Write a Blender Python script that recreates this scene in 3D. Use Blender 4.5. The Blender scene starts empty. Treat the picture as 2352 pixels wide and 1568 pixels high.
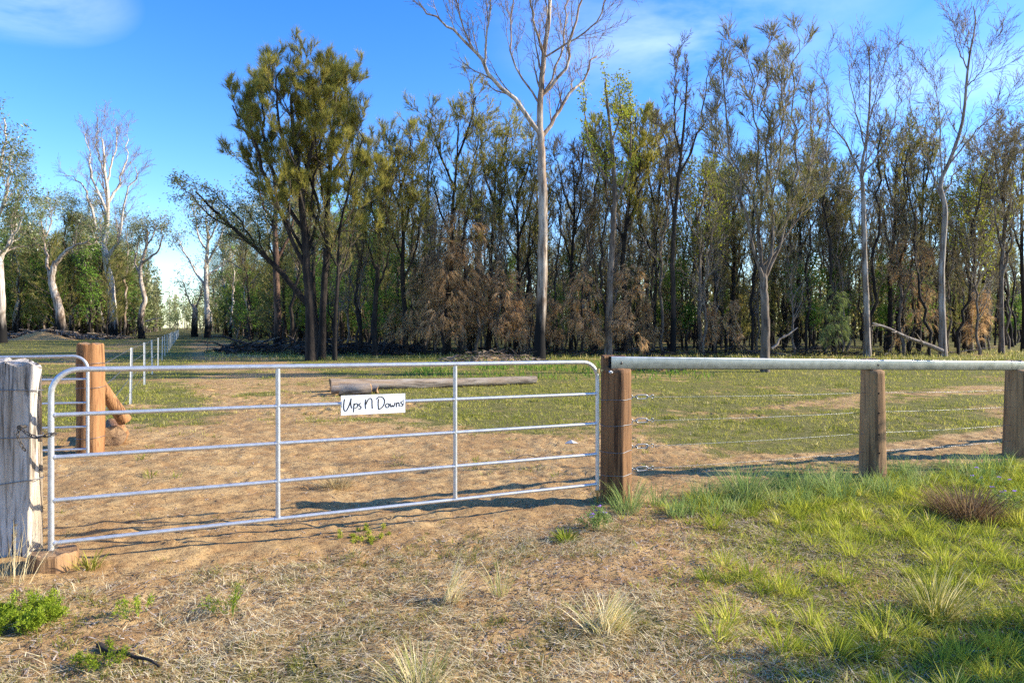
import bpy, math, random
import numpy as np
from mathutils import Vector

# ------------------------------------------------------------------ camera, sky, sun, exposure
scene = bpy.context.scene
COL = scene.collection
CAMZ, FPX, CX, HY = 1.6, 1568.0, 1176.0, 750.0
cam_data = bpy.data.cameras.new('camera')
cam_data.lens = 24.0; cam_data.sensor_width = 36.0
cam_data.shift_y = -34.0 / 2352.0
cam_data.clip_start = 0.05; cam_data.clip_end = 3000.0
cam = bpy.data.objects.new('camera', cam_data)
cam.location = (0, 0, CAMZ); cam.rotation_euler = (math.radians(90), 0, 0)
COL.objects.link(cam); scene.camera = cam

SUN_AZ, SUN_EL = math.radians(5.0), math.radians(25.0)
sun_dir = Vector((math.cos(SUN_EL) * math.cos(SUN_AZ), math.cos(SUN_EL) * math.sin(SUN_AZ), math.sin(SUN_EL)))
sun_data = bpy.data.lights.new('sun', 'SUN')
sun_data.energy = 4.5; sun_data.angle = math.radians(0.5); sun_data.color = (1.0, 0.92, 0.78)
sun = bpy.data.objects.new('sun', sun_data)
sun.rotation_euler = sun_dir.to_track_quat('Z', 'Y').to_euler(); sun.location = (30, 5, 20)
COL.objects.link(sun)

world = bpy.data.worlds.new('World'); scene.world = world; world.use_nodes = True
wn, wl = world.node_tree.nodes, world.node_tree.links
wn.clear()
def N(tree, t, **kw):
    n = tree.nodes.new(t)
    for k, v in kw.items(): setattr(n, k, v)
    return n
WT = world.node_tree
w_out = N(WT, 'ShaderNodeOutputWorld'); w_bg = N(WT, 'ShaderNodeBackground')
w_sky = N(WT, 'ShaderNodeTexSky', sky_type='NISHITA', sun_disc=False)
w_sky.sun_elevation = SUN_EL; w_sky.sun_rotation = math.pi / 2 - SUN_AZ
w_sky.altitude = 100; w_sky.air_density = 1.0; w_sky.dust_density = 0.25; w_sky.ozone_density = 2.2
w_hs = N(WT, 'ShaderNodeHueSaturation'); w_hs.inputs['Saturation'].default_value = 1.30; w_hs.inputs['Hue'].default_value = 0.514
w_tint = N(WT, 'ShaderNodeMixRGB', blend_type='MULTIPLY'); w_tint.inputs[0].default_value = 1.0; w_tint.inputs[2].default_value = (0.93, 1.0, 1.10, 1)
wl.new(w_sky.outputs[0], w_tint.inputs[1]); wl.new(w_tint.outputs[0], w_hs.inputs['Color'])
# thin cirrus: noise on the plane of the sky, denser in two drifts
w_tc = N(WT, 'ShaderNodeTexCoord'); w_sep = N(WT, 'ShaderNodeSeparateXYZ'); wl.new(w_tc.outputs['Generated'], w_sep.inputs[0])
def wmath(op, a, b=None, clamp=False):
    m = N(WT, 'ShaderNodeMath', operation=op, use_clamp=clamp)
    for i, v in enumerate((a, b)):
        if v is None: continue
        if hasattr(v, 'default_value') and hasattr(v, 'links'): wl.new(v, m.inputs[i])
        else: m.inputs[i].default_value = v
    return m.outputs[0]
zc = wmath('ADD', wmath('MAXIMUM', w_sep.outputs[2], 0.0), 0.12)
px_, py_ = wmath('DIVIDE', w_sep.outputs[0], zc), wmath('DIVIDE', w_sep.outputs[1], zc)
w_comb = N(WT, 'ShaderNodeCombineXYZ'); wl.new(px_, w_comb.inputs[0]); wl.new(py_, w_comb.inputs[1])
w_noi = N(WT, 'ShaderNodeTexNoise'); w_noi.inputs['Scale'].default_value = 1.5; w_noi.inputs['Detail'].default_value = 7
w_noi.inputs['Roughness'].default_value = 0.58; w_noi.inputs['Distortion'].default_value = 0.35
wl.new(w_comb.outputs[0], w_noi.inputs['Vector'])
def blob(cx, cy, r):
    dx, dy = wmath('SUBTRACT', px_, cx), wmath('SUBTRACT', py_, cy)
    d = wmath('SQRT', wmath('ADD', wmath('MULTIPLY', dx, dx), wmath('MULTIPLY', dy, dy)))
    return wmath('SUBTRACT', 1.0, wmath('DIVIDE', d, r), True)
def sky_xy(px, py):
    v = Vector(((px - CX) / FPX, 1.0, (HY - py) / FPX)).normalized()
    return v.x / (v.z + .12), v.y / (v.z + .12)
b1, b2, b3 = blob(*sky_xy(-20, -40), 0.30), blob(*sky_xy(1580, 60), 0.55), blob(*sky_xy(2330, 190), 0.6)
bl = wmath('MAXIMUM', wmath('MULTIPLY', b1, 1.1), wmath('MAXIMUM', wmath('MULTIPLY', b2, .6), wmath('MULTIPLY', b3, .45)))
dens = wmath('MULTIPLY', wmath('MULTIPLY', wmath('SUBTRACT', w_noi.outputs[0], 0.40, True), 2.2), bl, True)
w_mix = N(WT, 'ShaderNodeMixRGB'); w_mix.inputs[2].default_value = (6.5, 7.0, 7.6, 1)
wl.new(dens, w_mix.inputs[0]); wl.new(w_hs.outputs[0], w_mix.inputs[1])
wl.new(w_mix.outputs[0], w_bg.inputs['Color']); w_bg.inputs['Strength'].default_value = 0.15
wl.new(w_bg.outputs[0], w_out.inputs[0])

vs = scene.view_settings
vs.view_transform = 'Standard'; vs.look = 'None'; vs.gamma = 1.0; vs.exposure = 1.17
vs.use_curve_mapping = False
scene.render.engine = 'CYCLES'
scene.cycles.max_bounces = 6; scene.cycles.diffuse_bounces = 3; scene.cycles.glossy_bounces = 3
scene.cycles.transmission_bounces = 4; scene.cycles.transparent_max_bounces = 8
scene.cycles.use_adaptive_sampling = True; scene.cycles.adaptive_threshold = 0.015
try: scene.cycles.use_denoising = False
except Exception: pass

# ------------------------------------------------------------------ helpers
RNG = np.random.default_rng(7)
random.seed(7)
def px(x, y, Z):
    """photograph position + distance -> point of the place"""
    return np.array(((x - CX) / FPX * Z, Z, CAMZ - (y - HY) / FPX * Z))

def _hash(ix, iy, seed):
    h = (ix.astype(np.int64) * 374761393 + iy.astype(np.int64) * 668265263 + seed * 974634777) & 0xFFFFFFFF
    h = ((h ^ (h >> 13)) * 1274126177) & 0xFFFFFFFF
    h = (h ^ (h >> 16)) & 0xFFFFFFFF
    return h.astype(np.float64) / 4294967295.0
def vnoise(x, y, seed=0):
    x, y = np.asarray(x, float), np.asarray(y, float)
    x0, y0 = np.floor(x), np.floor(y)
    fx, fy = x - x0, y - y0
    fx, fy = fx * fx * (3 - 2 * fx), fy * fy * (3 - 2 * fy)
    a, b = _hash(x0, y0, seed), _hash(x0 + 1, y0, seed)
    c, d = _hash(x0, y0 + 1, seed), _hash(x0 + 1, y0 + 1, seed)
    return (a * (1 - fx) + b * fx) * (1 - fy) + (c * (1 - fx) + d * fx) * fy
def fbm(x, y, seed=0, o=4):
    s, a, t = 0, 1.0, 0
    for i in range(o):
        s = s + a * vnoise(np.asarray(x) * 2 ** i, np.asarray(y) * 2 ** i, seed + i * 17); t += a; a *= .5
    return s / t
def sstep(a, b, x):
    t = np.clip((np.asarray(x, float) - a) / (b - a), 0, 1); return t * t * (3 - 2 * t)
def nrm(v):
    return v / np.maximum(np.linalg.norm(v, axis=-1, keepdims=True), 1e-9)

class MB:
    """collects triangles and quads, builds ONE mesh object"""
    def __init__(s): s.V, s.T, s.Q, s.A, s.n = [], [], [], [], 0
    def add(s, V, F, mat=0, rnd=0.5, smooth=False):
        V = np.asarray(V, float).reshape(-1, 3); F = np.asarray(F, np.int64)
        if len(F) == 0: return s
        (s.T if F.shape[1] == 3 else s.Q).append((F + s.n, mat, smooth))
        s.V.append(V); s.A.append(np.broadcast_to(np.asarray(rnd, float), (len(V),))); s.n += len(V)
        return s
    def mesh(s, name, mats):
        me = bpy.data.meshes.new(name)
        V = np.concatenate(s.V)
        fl, sizes, mi, sm = [], [], [], []
        for lst, k in ((s.Q, 4), (s.T, 3)):
            for F, m, smo in lst:
                fl.append(F.ravel()); sizes.append(np.full(len(F), k)); mi.append(np.full(len(F), m)); sm.append(np.full(len(F), smo))
        fl, sizes = np.concatenate(fl), np.concatenate(sizes)
        me.vertices.add(len(V)); me.vertices.foreach_set('co', V.astype(np.float32).ravel())
        me.loops.add(len(fl)); me.loops.foreach_set('vertex_index', fl.astype(np.int32))
        me.polygons.add(len(sizes))
        me.polygons.foreach_set('loop_start', (np.cumsum(sizes) - sizes).astype(np.int32))
        me.polygons.foreach_set('loop_total', sizes.astype(np.int32))
        me.polygons.foreach_set('material_index', np.concatenate(mi).astype(np.int32))
        me.polygons.foreach_set('use_smooth', np.concatenate(sm).astype(bool))
        at = me.attributes.new('rnd', 'FLOAT', 'POINT'); at.data.foreach_set('value', np.concatenate(s.A).astype(np.float32))
        for m in mats: me.materials.append(m)
        me.update(calc_edges=True); me.validate()
        return me
    def build(s, name, mats, parent=None, loc=(0, 0, 0), rotz=0.0):
        if not isinstance(mats, (list, tuple)): mats = [mats]
        o = bpy.data.objects.new(name, s.mesh(name, mats)); COL.objects.link(o)
        o.location = loc; o.rotation_euler = (0, 0, rotz)
        if parent is not None: o.parent = parent
        return o

def tag(o, label=None, cat=None, group=None, kind=None):
    if label: o['label'] = label
    if cat: o['category'] = cat
    if group: o['group'] = group
    if kind: o['kind'] = kind
    return o
def thing(name, label, cat, loc=(0, 0, 0), rotz=0.0, group=None):
    o = bpy.data.objects.new(name, None); o.empty_display_size = .2
    COL.objects.link(o); o.location = loc; o.rotation_euler = (0, 0, rotz)
    return tag(o, label, cat, group)
def copy_tree(o, parent=None):
    c = o.copy(); COL.objects.link(c)
    if parent is not None: c.parent = parent
    for ch in o.children: copy_tree(ch, c)
    return c

def tubes(P, R, n=6):
    """P (N,k,3), R (N,k) -> verts, quads"""
    P, R = np.asarray(P, float), np.asarray(R, float)
    Nn, k = P.shape[:2]
    T = nrm(np.gradient(P, axis=1))
    m = nrm(T.mean(axis=1))
    ref = np.where((np.abs(m[:, 2:3]) < .75), np.array([[0, 0, 1.]]), np.array([[1., 0, 0]]))[:, None, :]
    A = nrm(np.cross(T, ref)); B = np.cross(T, A)
    th = np.arange(n) * 2 * np.pi / n
    ring = P[:, :, None, :] + R[:, :, None, None] * (np.cos(th)[None, None, :, None] * A[:, :, None, :] + np.sin(th)[None, None, :, None] * B[:, :, None, :])
    idx = np.arange(Nn * k * n).reshape(Nn, k, n)
    a, b = idx[:, :-1, :], idx[:, 1:, :]
    F = np.stack([a, np.roll(a, -1, 2), np.roll(b, -1, 2), b], -1).reshape(-1, 4)
    return ring.reshape(-1, 3), F
def spline(pts, k):
    """Catmull-Rom through pts, k even samples"""
    p = np.asarray(pts, float); n = len(p)
    if n == 2: return p[0] + (p[1] - p[0]) * np.linspace(0, 1, k)[:, None]
    q = np.vstack([2 * p[0] - p[1], p, 2 * p[-1] - p[-2]])
    u = np.linspace(0, n - 1 - 1e-6, k); i = u.astype(int); t = (u - i)[:, None]
    a, b, c, d = q[i], q[i + 1], q[i + 2], q[i + 3]
    return .5 * ((2 * b) + (c - a) * t + (2 * a - 5 * b + 4 * c - d) * t ** 2 + (3 * b - a - 3 * c + d) * t ** 3)
def pipe(mb, pts, r, n=10, k=None, mat=0, cap=True, rnd=.5):
    p = np.asarray(pts, float) if k is None else spline(pts, k)
    r = np.atleast_1d(np.asarray(r, float)); rr = np.interp(np.linspace(0, 1, len(p)), np.linspace(0, 1, len(r)), r) if len(r) > 1 else np.full(len(p), r[0])
    # carry the ring along the bends so that it never twists or collapses
    T = nrm(np.gradient(p, axis=0)); a0 = np.cross(T[0], [0, 0, 1.]) if abs(T[0][2]) < .9 else np.cross(T[0], [1., 0, 0]); A = [a0 / np.linalg.norm(a0)]
    for i in range(1, len(p)):
        v = A[-1] - T[i] * (A[-1] @ T[i]); A.append(v / max(np.linalg.norm(v), 1e-9))
    A = np.array(A); B = np.cross(T, A); th = np.arange(n) * 2 * np.pi / n
    V = (p[:, None, :] + rr[:, None, None] * (np.cos(th)[None, :, None] * A[:, None, :] + np.sin(th)[None, :, None] * B[:, None, :])).reshape(-1, 3)
    idx = np.arange(len(p) * n).reshape(len(p), n)
    F = np.stack([idx[:-1], np.roll(idx[:-1], -1, 1), np.roll(idx[1:], -1, 1), idx[1:]], -1).reshape(-1, 4)
    mb.add(V, F, mat, rnd, True)
    if cap:
        for s in (0, -1):
            ring = V[:n] if s == 0 else V[-n:]
            c = np.vstack([ring, ring.mean(0)])
            f = [(i, (i + 1) % n, n) if s else ((i + 1) % n, i, n) for i in range(n)]
            mb.add(c, f, mat, rnd)
    return mb
def box(mb, c, half, ax=None, mat=0, rnd=.5):
    c = np.asarray(c, float); ax = np.eye(3) if ax is None else np.asarray(ax, float)
    s = np.array([(x, y, z) for x in (-1, 1) for y in (-1, 1) for z in (-1, 1)], float) * np.asarray(half)
    mb.add(c + s @ ax, [(0, 1, 3, 2), (4, 6, 7, 5), (0, 4, 5, 1), (2, 3, 7, 6), (0, 2, 6, 4), (1, 5, 7, 3)], mat, rnd)
    return mb

# --- growing trees, all branches of a level at once
def grow(P, R, m, t0, t1, L, ang, up, wob, k, rr, taper=.3, fade=.4, rng=RNG, out=None):
    Nn, kk = P.shape[:2]
    i = np.repeat(np.arange(Nn), m); M = len(i)
    t = (np.tile(np.arange(m), Nn) + rng.random(M)) / m * (t1 - t0) + t0
    f = t * (kk - 1) * .99999; j = f.astype(int); f = (f - j)[:, None]
    pos = P[i, j] * (1 - f) + P[i, j + 1] * f
    r = R[i, j] * (1 - f[:, 0]) + R[i, j + 1] * f[:, 0]
    tan = nrm(P[i, j + 1] - P[i, j])
    pr = nrm(np.cross(tan, rng.normal(size=(M, 3))))
    if out is not None: pr = nrm(pr + out)
    a = ang * (0.65 + .7 * rng.random(M))[:, None]
    d = nrm(tan * np.cos(a) + pr * np.sin(a))
    ln = L * (.55 + .8 * rng.random(M)) * (1 - fade * t)
    pts = np.empty((M, k, 3)); pts[:, 0] = pos
    for s in range(1, k):
        d = d + wob * rng.normal(size=(M, 3)); d[:, 2] += up
        d = nrm(d)
        pts[:, s] = pts[:, s - 1] + d * (ln / (k - 1))[:, None]
    r0 = np.minimum(r * rr, r * .95)
    rad = r0[:, None] * np.linspace(1, taper, k)[None]
    return pts, rad
def _along(C, per, t0, rng):
    Nn, k = C.shape[:2]
    i = np.repeat(np.arange(Nn), per); M = len(i)
    t = t0 + (1 - t0) * rng.random(M)
    f = t * (k - 1) * .99999; j = f.astype(int); f = (f - j)[:, None]
    return i, C[i, j] * (1 - f) + C[i, j + 1] * f, nrm(C[i, j + 1] - C[i, j])
def needles(mb, C, per, L, w, spread, droop, mat=1, t0=.1, rng=RNG):
    if len(C) == 0: return
    i, b, tan = _along(C, per, t0, rng); M = len(i)
    pr = nrm(np.cross(tan, rng.normal(size=(M, 3))))
    a = (spread * (.3 + rng.random(M)))[:, None]
    d = tan * np.cos(a) + pr * np.sin(a); d[:, 2] -= droop; d = nrm(d)
    side = nrm(np.cross(d, rng.normal(size=(M, 3)))) * (w * (.7 + .6 * rng.random(M)))[:, None] / 2
    ln = (L * (.5 + .8 * rng.random(M)))[:, None]
    V = np.stack([b - side, b + side, b + d * ln], 1).reshape(-1, 3)
    rc = rng.random(len(C))
    rn = np.clip(.6 * rc[i] + .4 * rng.random(M), 0, 1)
    mb.add(V, np.arange(3 * M).reshape(-1, 3), mat, np.repeat(rn, 3))
def leaves(mb, C, per, L, w, hang, mat=1, t0=.2, rng=RNG, off=.08):
    if len(C) == 0: return
    i, b, tan = _along(C, per, t0, rng); M = len(i)
    b = b + rng.normal(size=(M, 3)) * off
    d = nrm(rng.normal(size=(M, 3)) + tan * .6); d[:, 2] -= hang; d = nrm(d)
    side = nrm(np.cross(d, rng.normal(size=(M, 3)))) * (w * (.7 + .6 * rng.random(M)))[:, None] / 2
    ln = (L * (.6 + .8 * rng.random(M)))[:, None]
    mid = b + d * ln * .45
    V = np.stack([b, mid - side, b + d * ln, mid + side], 1).reshape(-1, 3)
    rc = rng.random(len(C))
    rn = np.clip(.55 * rc[i] + .45 * rng.random(M), 0, 1)
    mb.add(V, np.arange(4 * M).reshape(-1, 4), mat, np.repeat(rn, 4))

# ------------------------------------------------------------------ materials
def new_mat(name):
    m = bpy.data.materials.new(name); m.use_nodes = True; m.node_tree.nodes.clear()
    return m, m.node_tree
def ramp(t, stops, fac):
    r = N(t, 'ShaderNodeValToRGB'); e = r.color_ramp.elements
    while len(e) < len(stops): e.new(.5)
    for el, (p, c) in zip(e, stops): el.position = p; el.color = (*c, 1)
    t.links.new(fac, r.inputs[0]); return r.outputs[0]
def noise(t, vec, scale, detail=4, rough=.55, dist=0.0):
    n = N(t, 'ShaderNodeTexNoise'); n.inputs['Scale'].default_value = scale; n.inputs['Detail'].default_value = detail
    n.inputs['Roughness'].default_value = rough; n.inputs['Distortion'].default_value = dist
    if vec is not None: t.links.new(vec, n.inputs['Vector'])
    return n.outputs[0]
def mapping(t, vec, scale):
    m = N(t, 'ShaderNodeMapping'); m.inputs['Scale'].default_value = scale; t.links.new(vec, m.inputs['Vector']); return m.outputs[0]
def mathn(t, op, a, b=None, clamp=False):
    m = N(t, 'ShaderNodeMath', operation=op, use_clamp=clamp)
    for i, v in enumerate((a, b)):
        if v is None: continue
        if isinstance(v, (int, float)): m.inputs[i].default_value = v
        else: t.links.new(v, m.inputs[i])
    return m.outputs[0]
def mixc(t, fac, a, b, mode='MIX'):
    m = N(t, 'ShaderNodeMixRGB', blend_type=mode)
    for i, v in enumerate((fac, a, b)):
        if isinstance(v, (int, float)): m.inputs[i].default_value = v
        elif isinstance(v, tuple): m.inputs[i].default_value = (*v, 1)
        else: t.links.new(v, m.inputs[i])
    return m.outputs[0]
def principled(t, color, rough=.7, metal=0.0, bump=None, bstr=.5, bdist=.02, spec=.3):
    p = N(t, 'ShaderNodeBsdfPrincipled'); o = N(t, 'ShaderNodeOutputMaterial')
    if isinstance(color, tuple): p.inputs['Base Color'].default_value = (*color, 1)
    else: t.links.new(color, p.inputs['Base Color'])
    if isinstance(rough, (int, float)): p.inputs['Roughness'].default_value = rough
    else: t.links.new(rough, p.inputs['Roughness'])
    p.inputs['Metallic'].default_value = metal
    p.inputs['Specular IOR Level'].default_value = spec
    if bump is not None:
        b = N(t, 'ShaderNodeBump'); b.inputs['Strength'].default_value = bstr; b.inputs['Distance'].default_value = bdist
        t.links.new(bump, b.inputs['Height']); t.links.new(b.outputs[0], p.inputs['Normal'])
    t.links.new(p.outputs[0], o.inputs[0]); return p
def leaf_mat(name, stops, trans=.35, gloss=0.0):
    m, t = new_mat(name)
    a = N(t, 'ShaderNodeAttribute', attribute_name='rnd')
    oi = N(t, 'ShaderNodeObjectInfo')
    c = ramp(t, stops, a.outputs['Fac'])
    hs = N(t, 'ShaderNodeHueSaturation')
    t.links.new(c, hs.inputs['Color'])
    t.links.new(mathn(t, 'ADD', mathn(t, 'MULTIPLY', oi.outputs['Random'], .45), .95), hs.inputs['Value'])
    c = hs.outputs[0]
    d = N(t, 'ShaderNodeBsdfDiffuse'); tr = N(t, 'ShaderNodeBsdfTranslucent'); mx = N(t, 'ShaderNodeAddShader')
    t.links.new(c, d.inputs[0])
    t.links.new(mixc(t, 1.0, c, (trans * 2, trans * 2, trans * 1.7), 'MULTIPLY'), tr.inputs[0])
    t.links.new(d.outputs[0], mx.inputs[0]); t.links.new(tr.outputs[0], mx.inputs[1])
    o = N(t, 'ShaderNodeOutputMaterial'); last = mx.outputs[0]
    if gloss:
        g = N(t, 'ShaderNodeBsdfGlossy'); g.inputs['Roughness'].default_value = .4; m2 = N(t, 'ShaderNodeMixShader'); m2.inputs[0].default_value = gloss
        t.links.new(last, m2.inputs[1]); t.links.new(g.outputs[0], m2.inputs[2]); last = m2.outputs[0]
    t.links.new(last, o.inputs[0]); return m
def bark_mat(name, light, mid, dark, char_h=0.0, stretch=.18, scale=9.0, patch=1.0):
    """bark in object space; char_h = height up to which fire has blackened it"""
    m, t = new_mat(name)
    tc = N(t, 'ShaderNodeTexCoord'); v = tc.outputs['Object']
    g = noise(t, mapping(t, v, (1, 1, stretch)), scale, 6, .65, .4)
    p = noise(t, mapping(t, v, (1, 1, .45)), 1.6 * patch, 5, .6, .6)
    c = mixc(t, ramp(t, [(.42, (0, 0, 0)), (.58, (1, 1, 1))], p), mid, light)
    c = mixc(t, ramp(t, [(.36, (1, 1, 1)), (.56, (0, 0, 0))], g), c, dark)
    if char_h > 0:
        s = N(t, 'ShaderNodeSeparateXYZ'); t.links.new(v, s.inputs[0])
        h = mathn(t, 'ADD', s.outputs[2], mathn(t, 'MULTIPLY', mathn(t, 'SUBTRACT', p, .5), char_h * 2.4))
        c = mixc(t, ramp(t, [(.30, (1, 1, 1)), (.75, (0, 0, 0))], mathn(t, 'DIVIDE', h, char_h * 2.0)), c, (.012, .011, .010))
    principled(t, c, .85, 0, g, .8, .03, .15)
    return m
def plain(name, c, rough=.7, metal=0.0):
    m, t = new_mat(name); principled(t, c, rough, metal); return m

M = {}
M['needle'] = leaf_mat('sheoak_needles', [(0, (.075, .085, .020)), (.5, (.165, .152, .034)), (1, (.30, .25, .065))], .45)
M['needle_dark'] = leaf_mat('dark_needles', [(0, (.062, .072, .022)), (.5, (.13, .125, .036)), (.8, (.20, .165, .060)), (1, (.25, .17, .095))], .45)
M['needle_fresh'] = leaf_mat('fresh_needles', [(0, (.10, .13, .04)), (1, (.20, .22, .08))], .3)
M['scorched'] = leaf_mat('scorched_needles', [(0, (.17, .105, .050)), (.5, (.30, .195, .10)), (1, (.44, .31, .18))], .4)
M['scorched_thin'] = leaf_mat('scorched_thin_needles', [(0, (.075, .066, .030)), (1, (.16, .130, .062))], .3)
M['gum_leaf'] = leaf_mat('gum_leaves', [(0, (.045, .062, .020)), (.5, (.090, .105, .030)), (1, (.165, .165, .055))], .3, .04)
M['gum_leaf_pale'] = leaf_mat('pale_gum_leaves', [(0, (.075, .088, .035)), (.5, (.13, .135, .050)), (1, (.20, .185, .075))], .3, .04)
M['lime_leaf'] = leaf_mat('lime_leaves', [(0, (.08, .10, .014)), (.5, (.15, .165, .020)), (1, (.25, .235, .032))], .4)
M['green_leaf'] = leaf_mat('green_leaves', [(0, (.045, .09, .015)), (1, (.12, .18, .03))], .4)
M['grass_lush'] = leaf_mat('lush_grass', [(0, (.070, .090, .012)), (.5, (.165, .178, .022)), (.82, (.27, .255, .036)), (1, (.42, .34, .15))], .40)
M['grass_blue'] = leaf_mat('blue_green_grass', [(0, (.07, .11, .035)), (.7, (.15, .19, .06)), (1, (.34, .30, .14))], .4)
M['grass_short'] = leaf_mat('short_turf', [(0, (.085, .100, .014)), (.5, (.19, .185, .028)), (.8, (.30, .25, .06)), (1, (.42, .32, .15))], .38)
M['straw'] = leaf_mat('dry_straw', [(0, (.17, .12, .055)), (.5, (.38, .30, .155)), (1, (.66, .56, .34))], .22)
M['grass_tuft'] = leaf_mat('verge_tufts', [(0, (.05, .065, .012)), (.45, (.12, .125, .022)), (.7, (.24, .21, .06)), (1, (.48, .39, .20))], .38)
M['straw_green'] = leaf_mat('half_dry_grass', [(0, (.12, .14, .04)), (.45, (.24, .23, .08)), (.6, (.40, .31, .16)), (1, (.60, .50, .31))], .35)
M['straw_brown'] = leaf_mat('brown_straw', [(0, (.045, .028, .016)), (.6, (.12, .075, .042)), (1, (.27, .18, .10))], .2)
M['fern'] = leaf_mat('weed_leaves', [(0, (.07, .10, .010)), (1, (.18, .21, .020))], .40)
M['petal'] = leaf_mat('purple_petals', [(0, (.22, .08, .42)), (1, (.42, .20, .66))], .3)
M['litter'] = leaf_mat('leaf_litter', [(0, (.075, .045, .025)), (.5, (.20, .13, .08)), (1, (.46, .38, .29))], .1)

M['bark_dark'] = bark_mat('dark_bark', (.055, .042, .031), (.028, .022, .018), (.012, .010, .009), 0)
M['bark_char'] = bark_mat('charred_bark', (.085, .062, .044), (.050, .038, .028), (.014, .012, .010), 2.0)
M['bark_grey'] = bark_mat('grey_bark', (.27, .215, .16), (.16, .12, .085), (.055, .040, .030), 0)
M['bark_gum'] = bark_mat('smooth_gum_bark', (.56, .48, .385), (.34, .235, .155), (.13, .085, .055), 2.2, .10, 7, .7)
M['bark_white'] = bark_mat('white_gum_bark', (.68, .62, .53), (.52, .44, .34), (.27, .20, .14), 2.4, .12, 5, .7)
M['bark_pale'] = bark_mat('pale_dry_bark', (.46, .395, .32), (.27, .21, .155), (.10, .07, .048), 0, .09, 9)
M['bark_red'] = bark_mat('reddish_bark', (.20, .12, .075), (.12, .07, .045), (.03, .02, .016), 1.2)
M['twig_grey'] = bark_mat('grey_twigs', (.36, .305, .245), (.24, .19, .145), (.11, .082, .06))
M['twig_pale'] = bark_mat('pale_twigs', (.46, .38, .29), (.30, .22, .155), (.16, .105, .07))
M['twig_dark'] = bark_mat('dark_twigs', (.21, .16, .115), (.14, .105, .075), (.05, .037, .028))
M['stick'] = bark_mat('dead_sticks', (.33, .26, .19), (.20, .145, .10), (.05, .037, .028), 0, .3, 8)
M['stick_dark'] = bark_mat('blackened_sticks', (.09, .07, .055), (.045, .035, .028), (.012, .011, .010), 0, .3, 8)

def steel(name, base, rough0, rough1, sc, metal=.85):
    m, t = new_mat(name)
    v = N(t, 'ShaderNodeTexCoord').outputs['Object']
    n1 = noise(t, v, sc, 6, .65); n2 = noise(t, mapping(t, v, (.25, .25, 3)), sc * 1.6, 4, .6)
    c = mixc(t, ramp(t, [(.35, (0, 0, 0)), (.65, (1, 1, 1))], n1), tuple(x * .80 for x in base), base)
    c = mixc(t, ramp(t, [(.60, (0, 0, 0)), (.74, (1, 1, 1))], n2), c, tuple(x * .62 for x in base))
    r = mathn(t, 'ADD', mathn(t, 'MULTIPLY', n1, rough1 - rough0), rough0)
    principled(t, c, r, metal, None, .08, .004, .5); return m
M['gal'] = steel('galvanised_pipe', (.60, .60, .59), .32, .48, 26, .6)
M['gal_rail'] = steel('galvanised_rail', (.25, .265, .27), .24, .40, 14, .85)
M['wire'] = steel('fence_wire', (.22, .225, .23), .35, .5, 40, .7)
M['brass'] = plain('zinc_yellow_steel', (.45, .33, .15), .4, .8)
M['iron'] = plain('old_chain_iron', (.10, .085, .07), .6, .6)

def wood(name, light, mid, dark, sc=14, st=.06, red=None, bstr=.9):
    m, t = new_mat(name)
    v = N(t, 'ShaderNodeTexCoord').outputs['Object']
    w = noise(t, mapping(t, v, (1, 1, .3)), 3.0, 4, .6)
    g = noise(t, mapping(t, v, (1, 1, st)), sc, 7, .7, .9)
    f = noise(t, mapping(t, v, (1, 1, st * .5)), sc * 4.5, 4, .7)
    c = mixc(t, ramp(t, [(.35, (0, 0, 0)), (.65, (1, 1, 1))], w), mid, light)
    c = mixc(t, ramp(t, [(.36, (1, 1, 1)), (.52, (0, 0, 0))], g), c, dark)
    c = mixc(t, ramp(t, [(.30, (.75, .75, .75)), (.46, (0, 0, 0))], f), c, dark)
    if red:
        c = mixc(t, ramp(t, [(.55, (0, 0, 0)), (.72, (.8, .8, .8))], noise(t, mapping(t, v, (1, 1, .15)), 4, 3)), c, red)
    principled(t, c, .8, 0, mixc(t, .4, g, f), bstr, .02, .2); return m
M['wood_grey'] = wood('weathered_grey_timber', (.64, .57, .475), (.45, .385, .31), (.055, .042, .030), 20, .07, (.50, .37, .23))
M['wood_brown'] = wood('red_brown_timber', (.285, .150, .064), (.185, .090, .037), (.045, .022, .011), 16, .05)
M['wood_tan'] = wood('tan_hardwood', (.40, .235, .11), (.29, .16, .070), (.10, .055, .028), 15, .06, None, .6)
M['wood_orange'] = wood('orange_barked_timber', (.42, .215, .088), (.30, .135, .050), (.085, .036, .016), 14, .07)
M['wood_log'] = wood('old_log_timber', (.42, .35, .27), (.31, .225, .15), (.09, .065, .045), 10, .12, (.38, .24, .13))
M['wood_end'] = wood('sawn_end_grain', (.38, .24, .125), (.27, .155, .075), (.12, .07, .04), 12, 1.0)
M['hole'] = plain('bored_hole', (.008, .006, .005), .9)
M['sign'] = plain('white_sign_sheet', (.80, .80, .79), .45)
M['ink'] = plain('black_sign_print', (.015, .015, .015), .5)
M['paper'] = plain('pale_bark_chip', (.55, .50, .44), .8)

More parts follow.
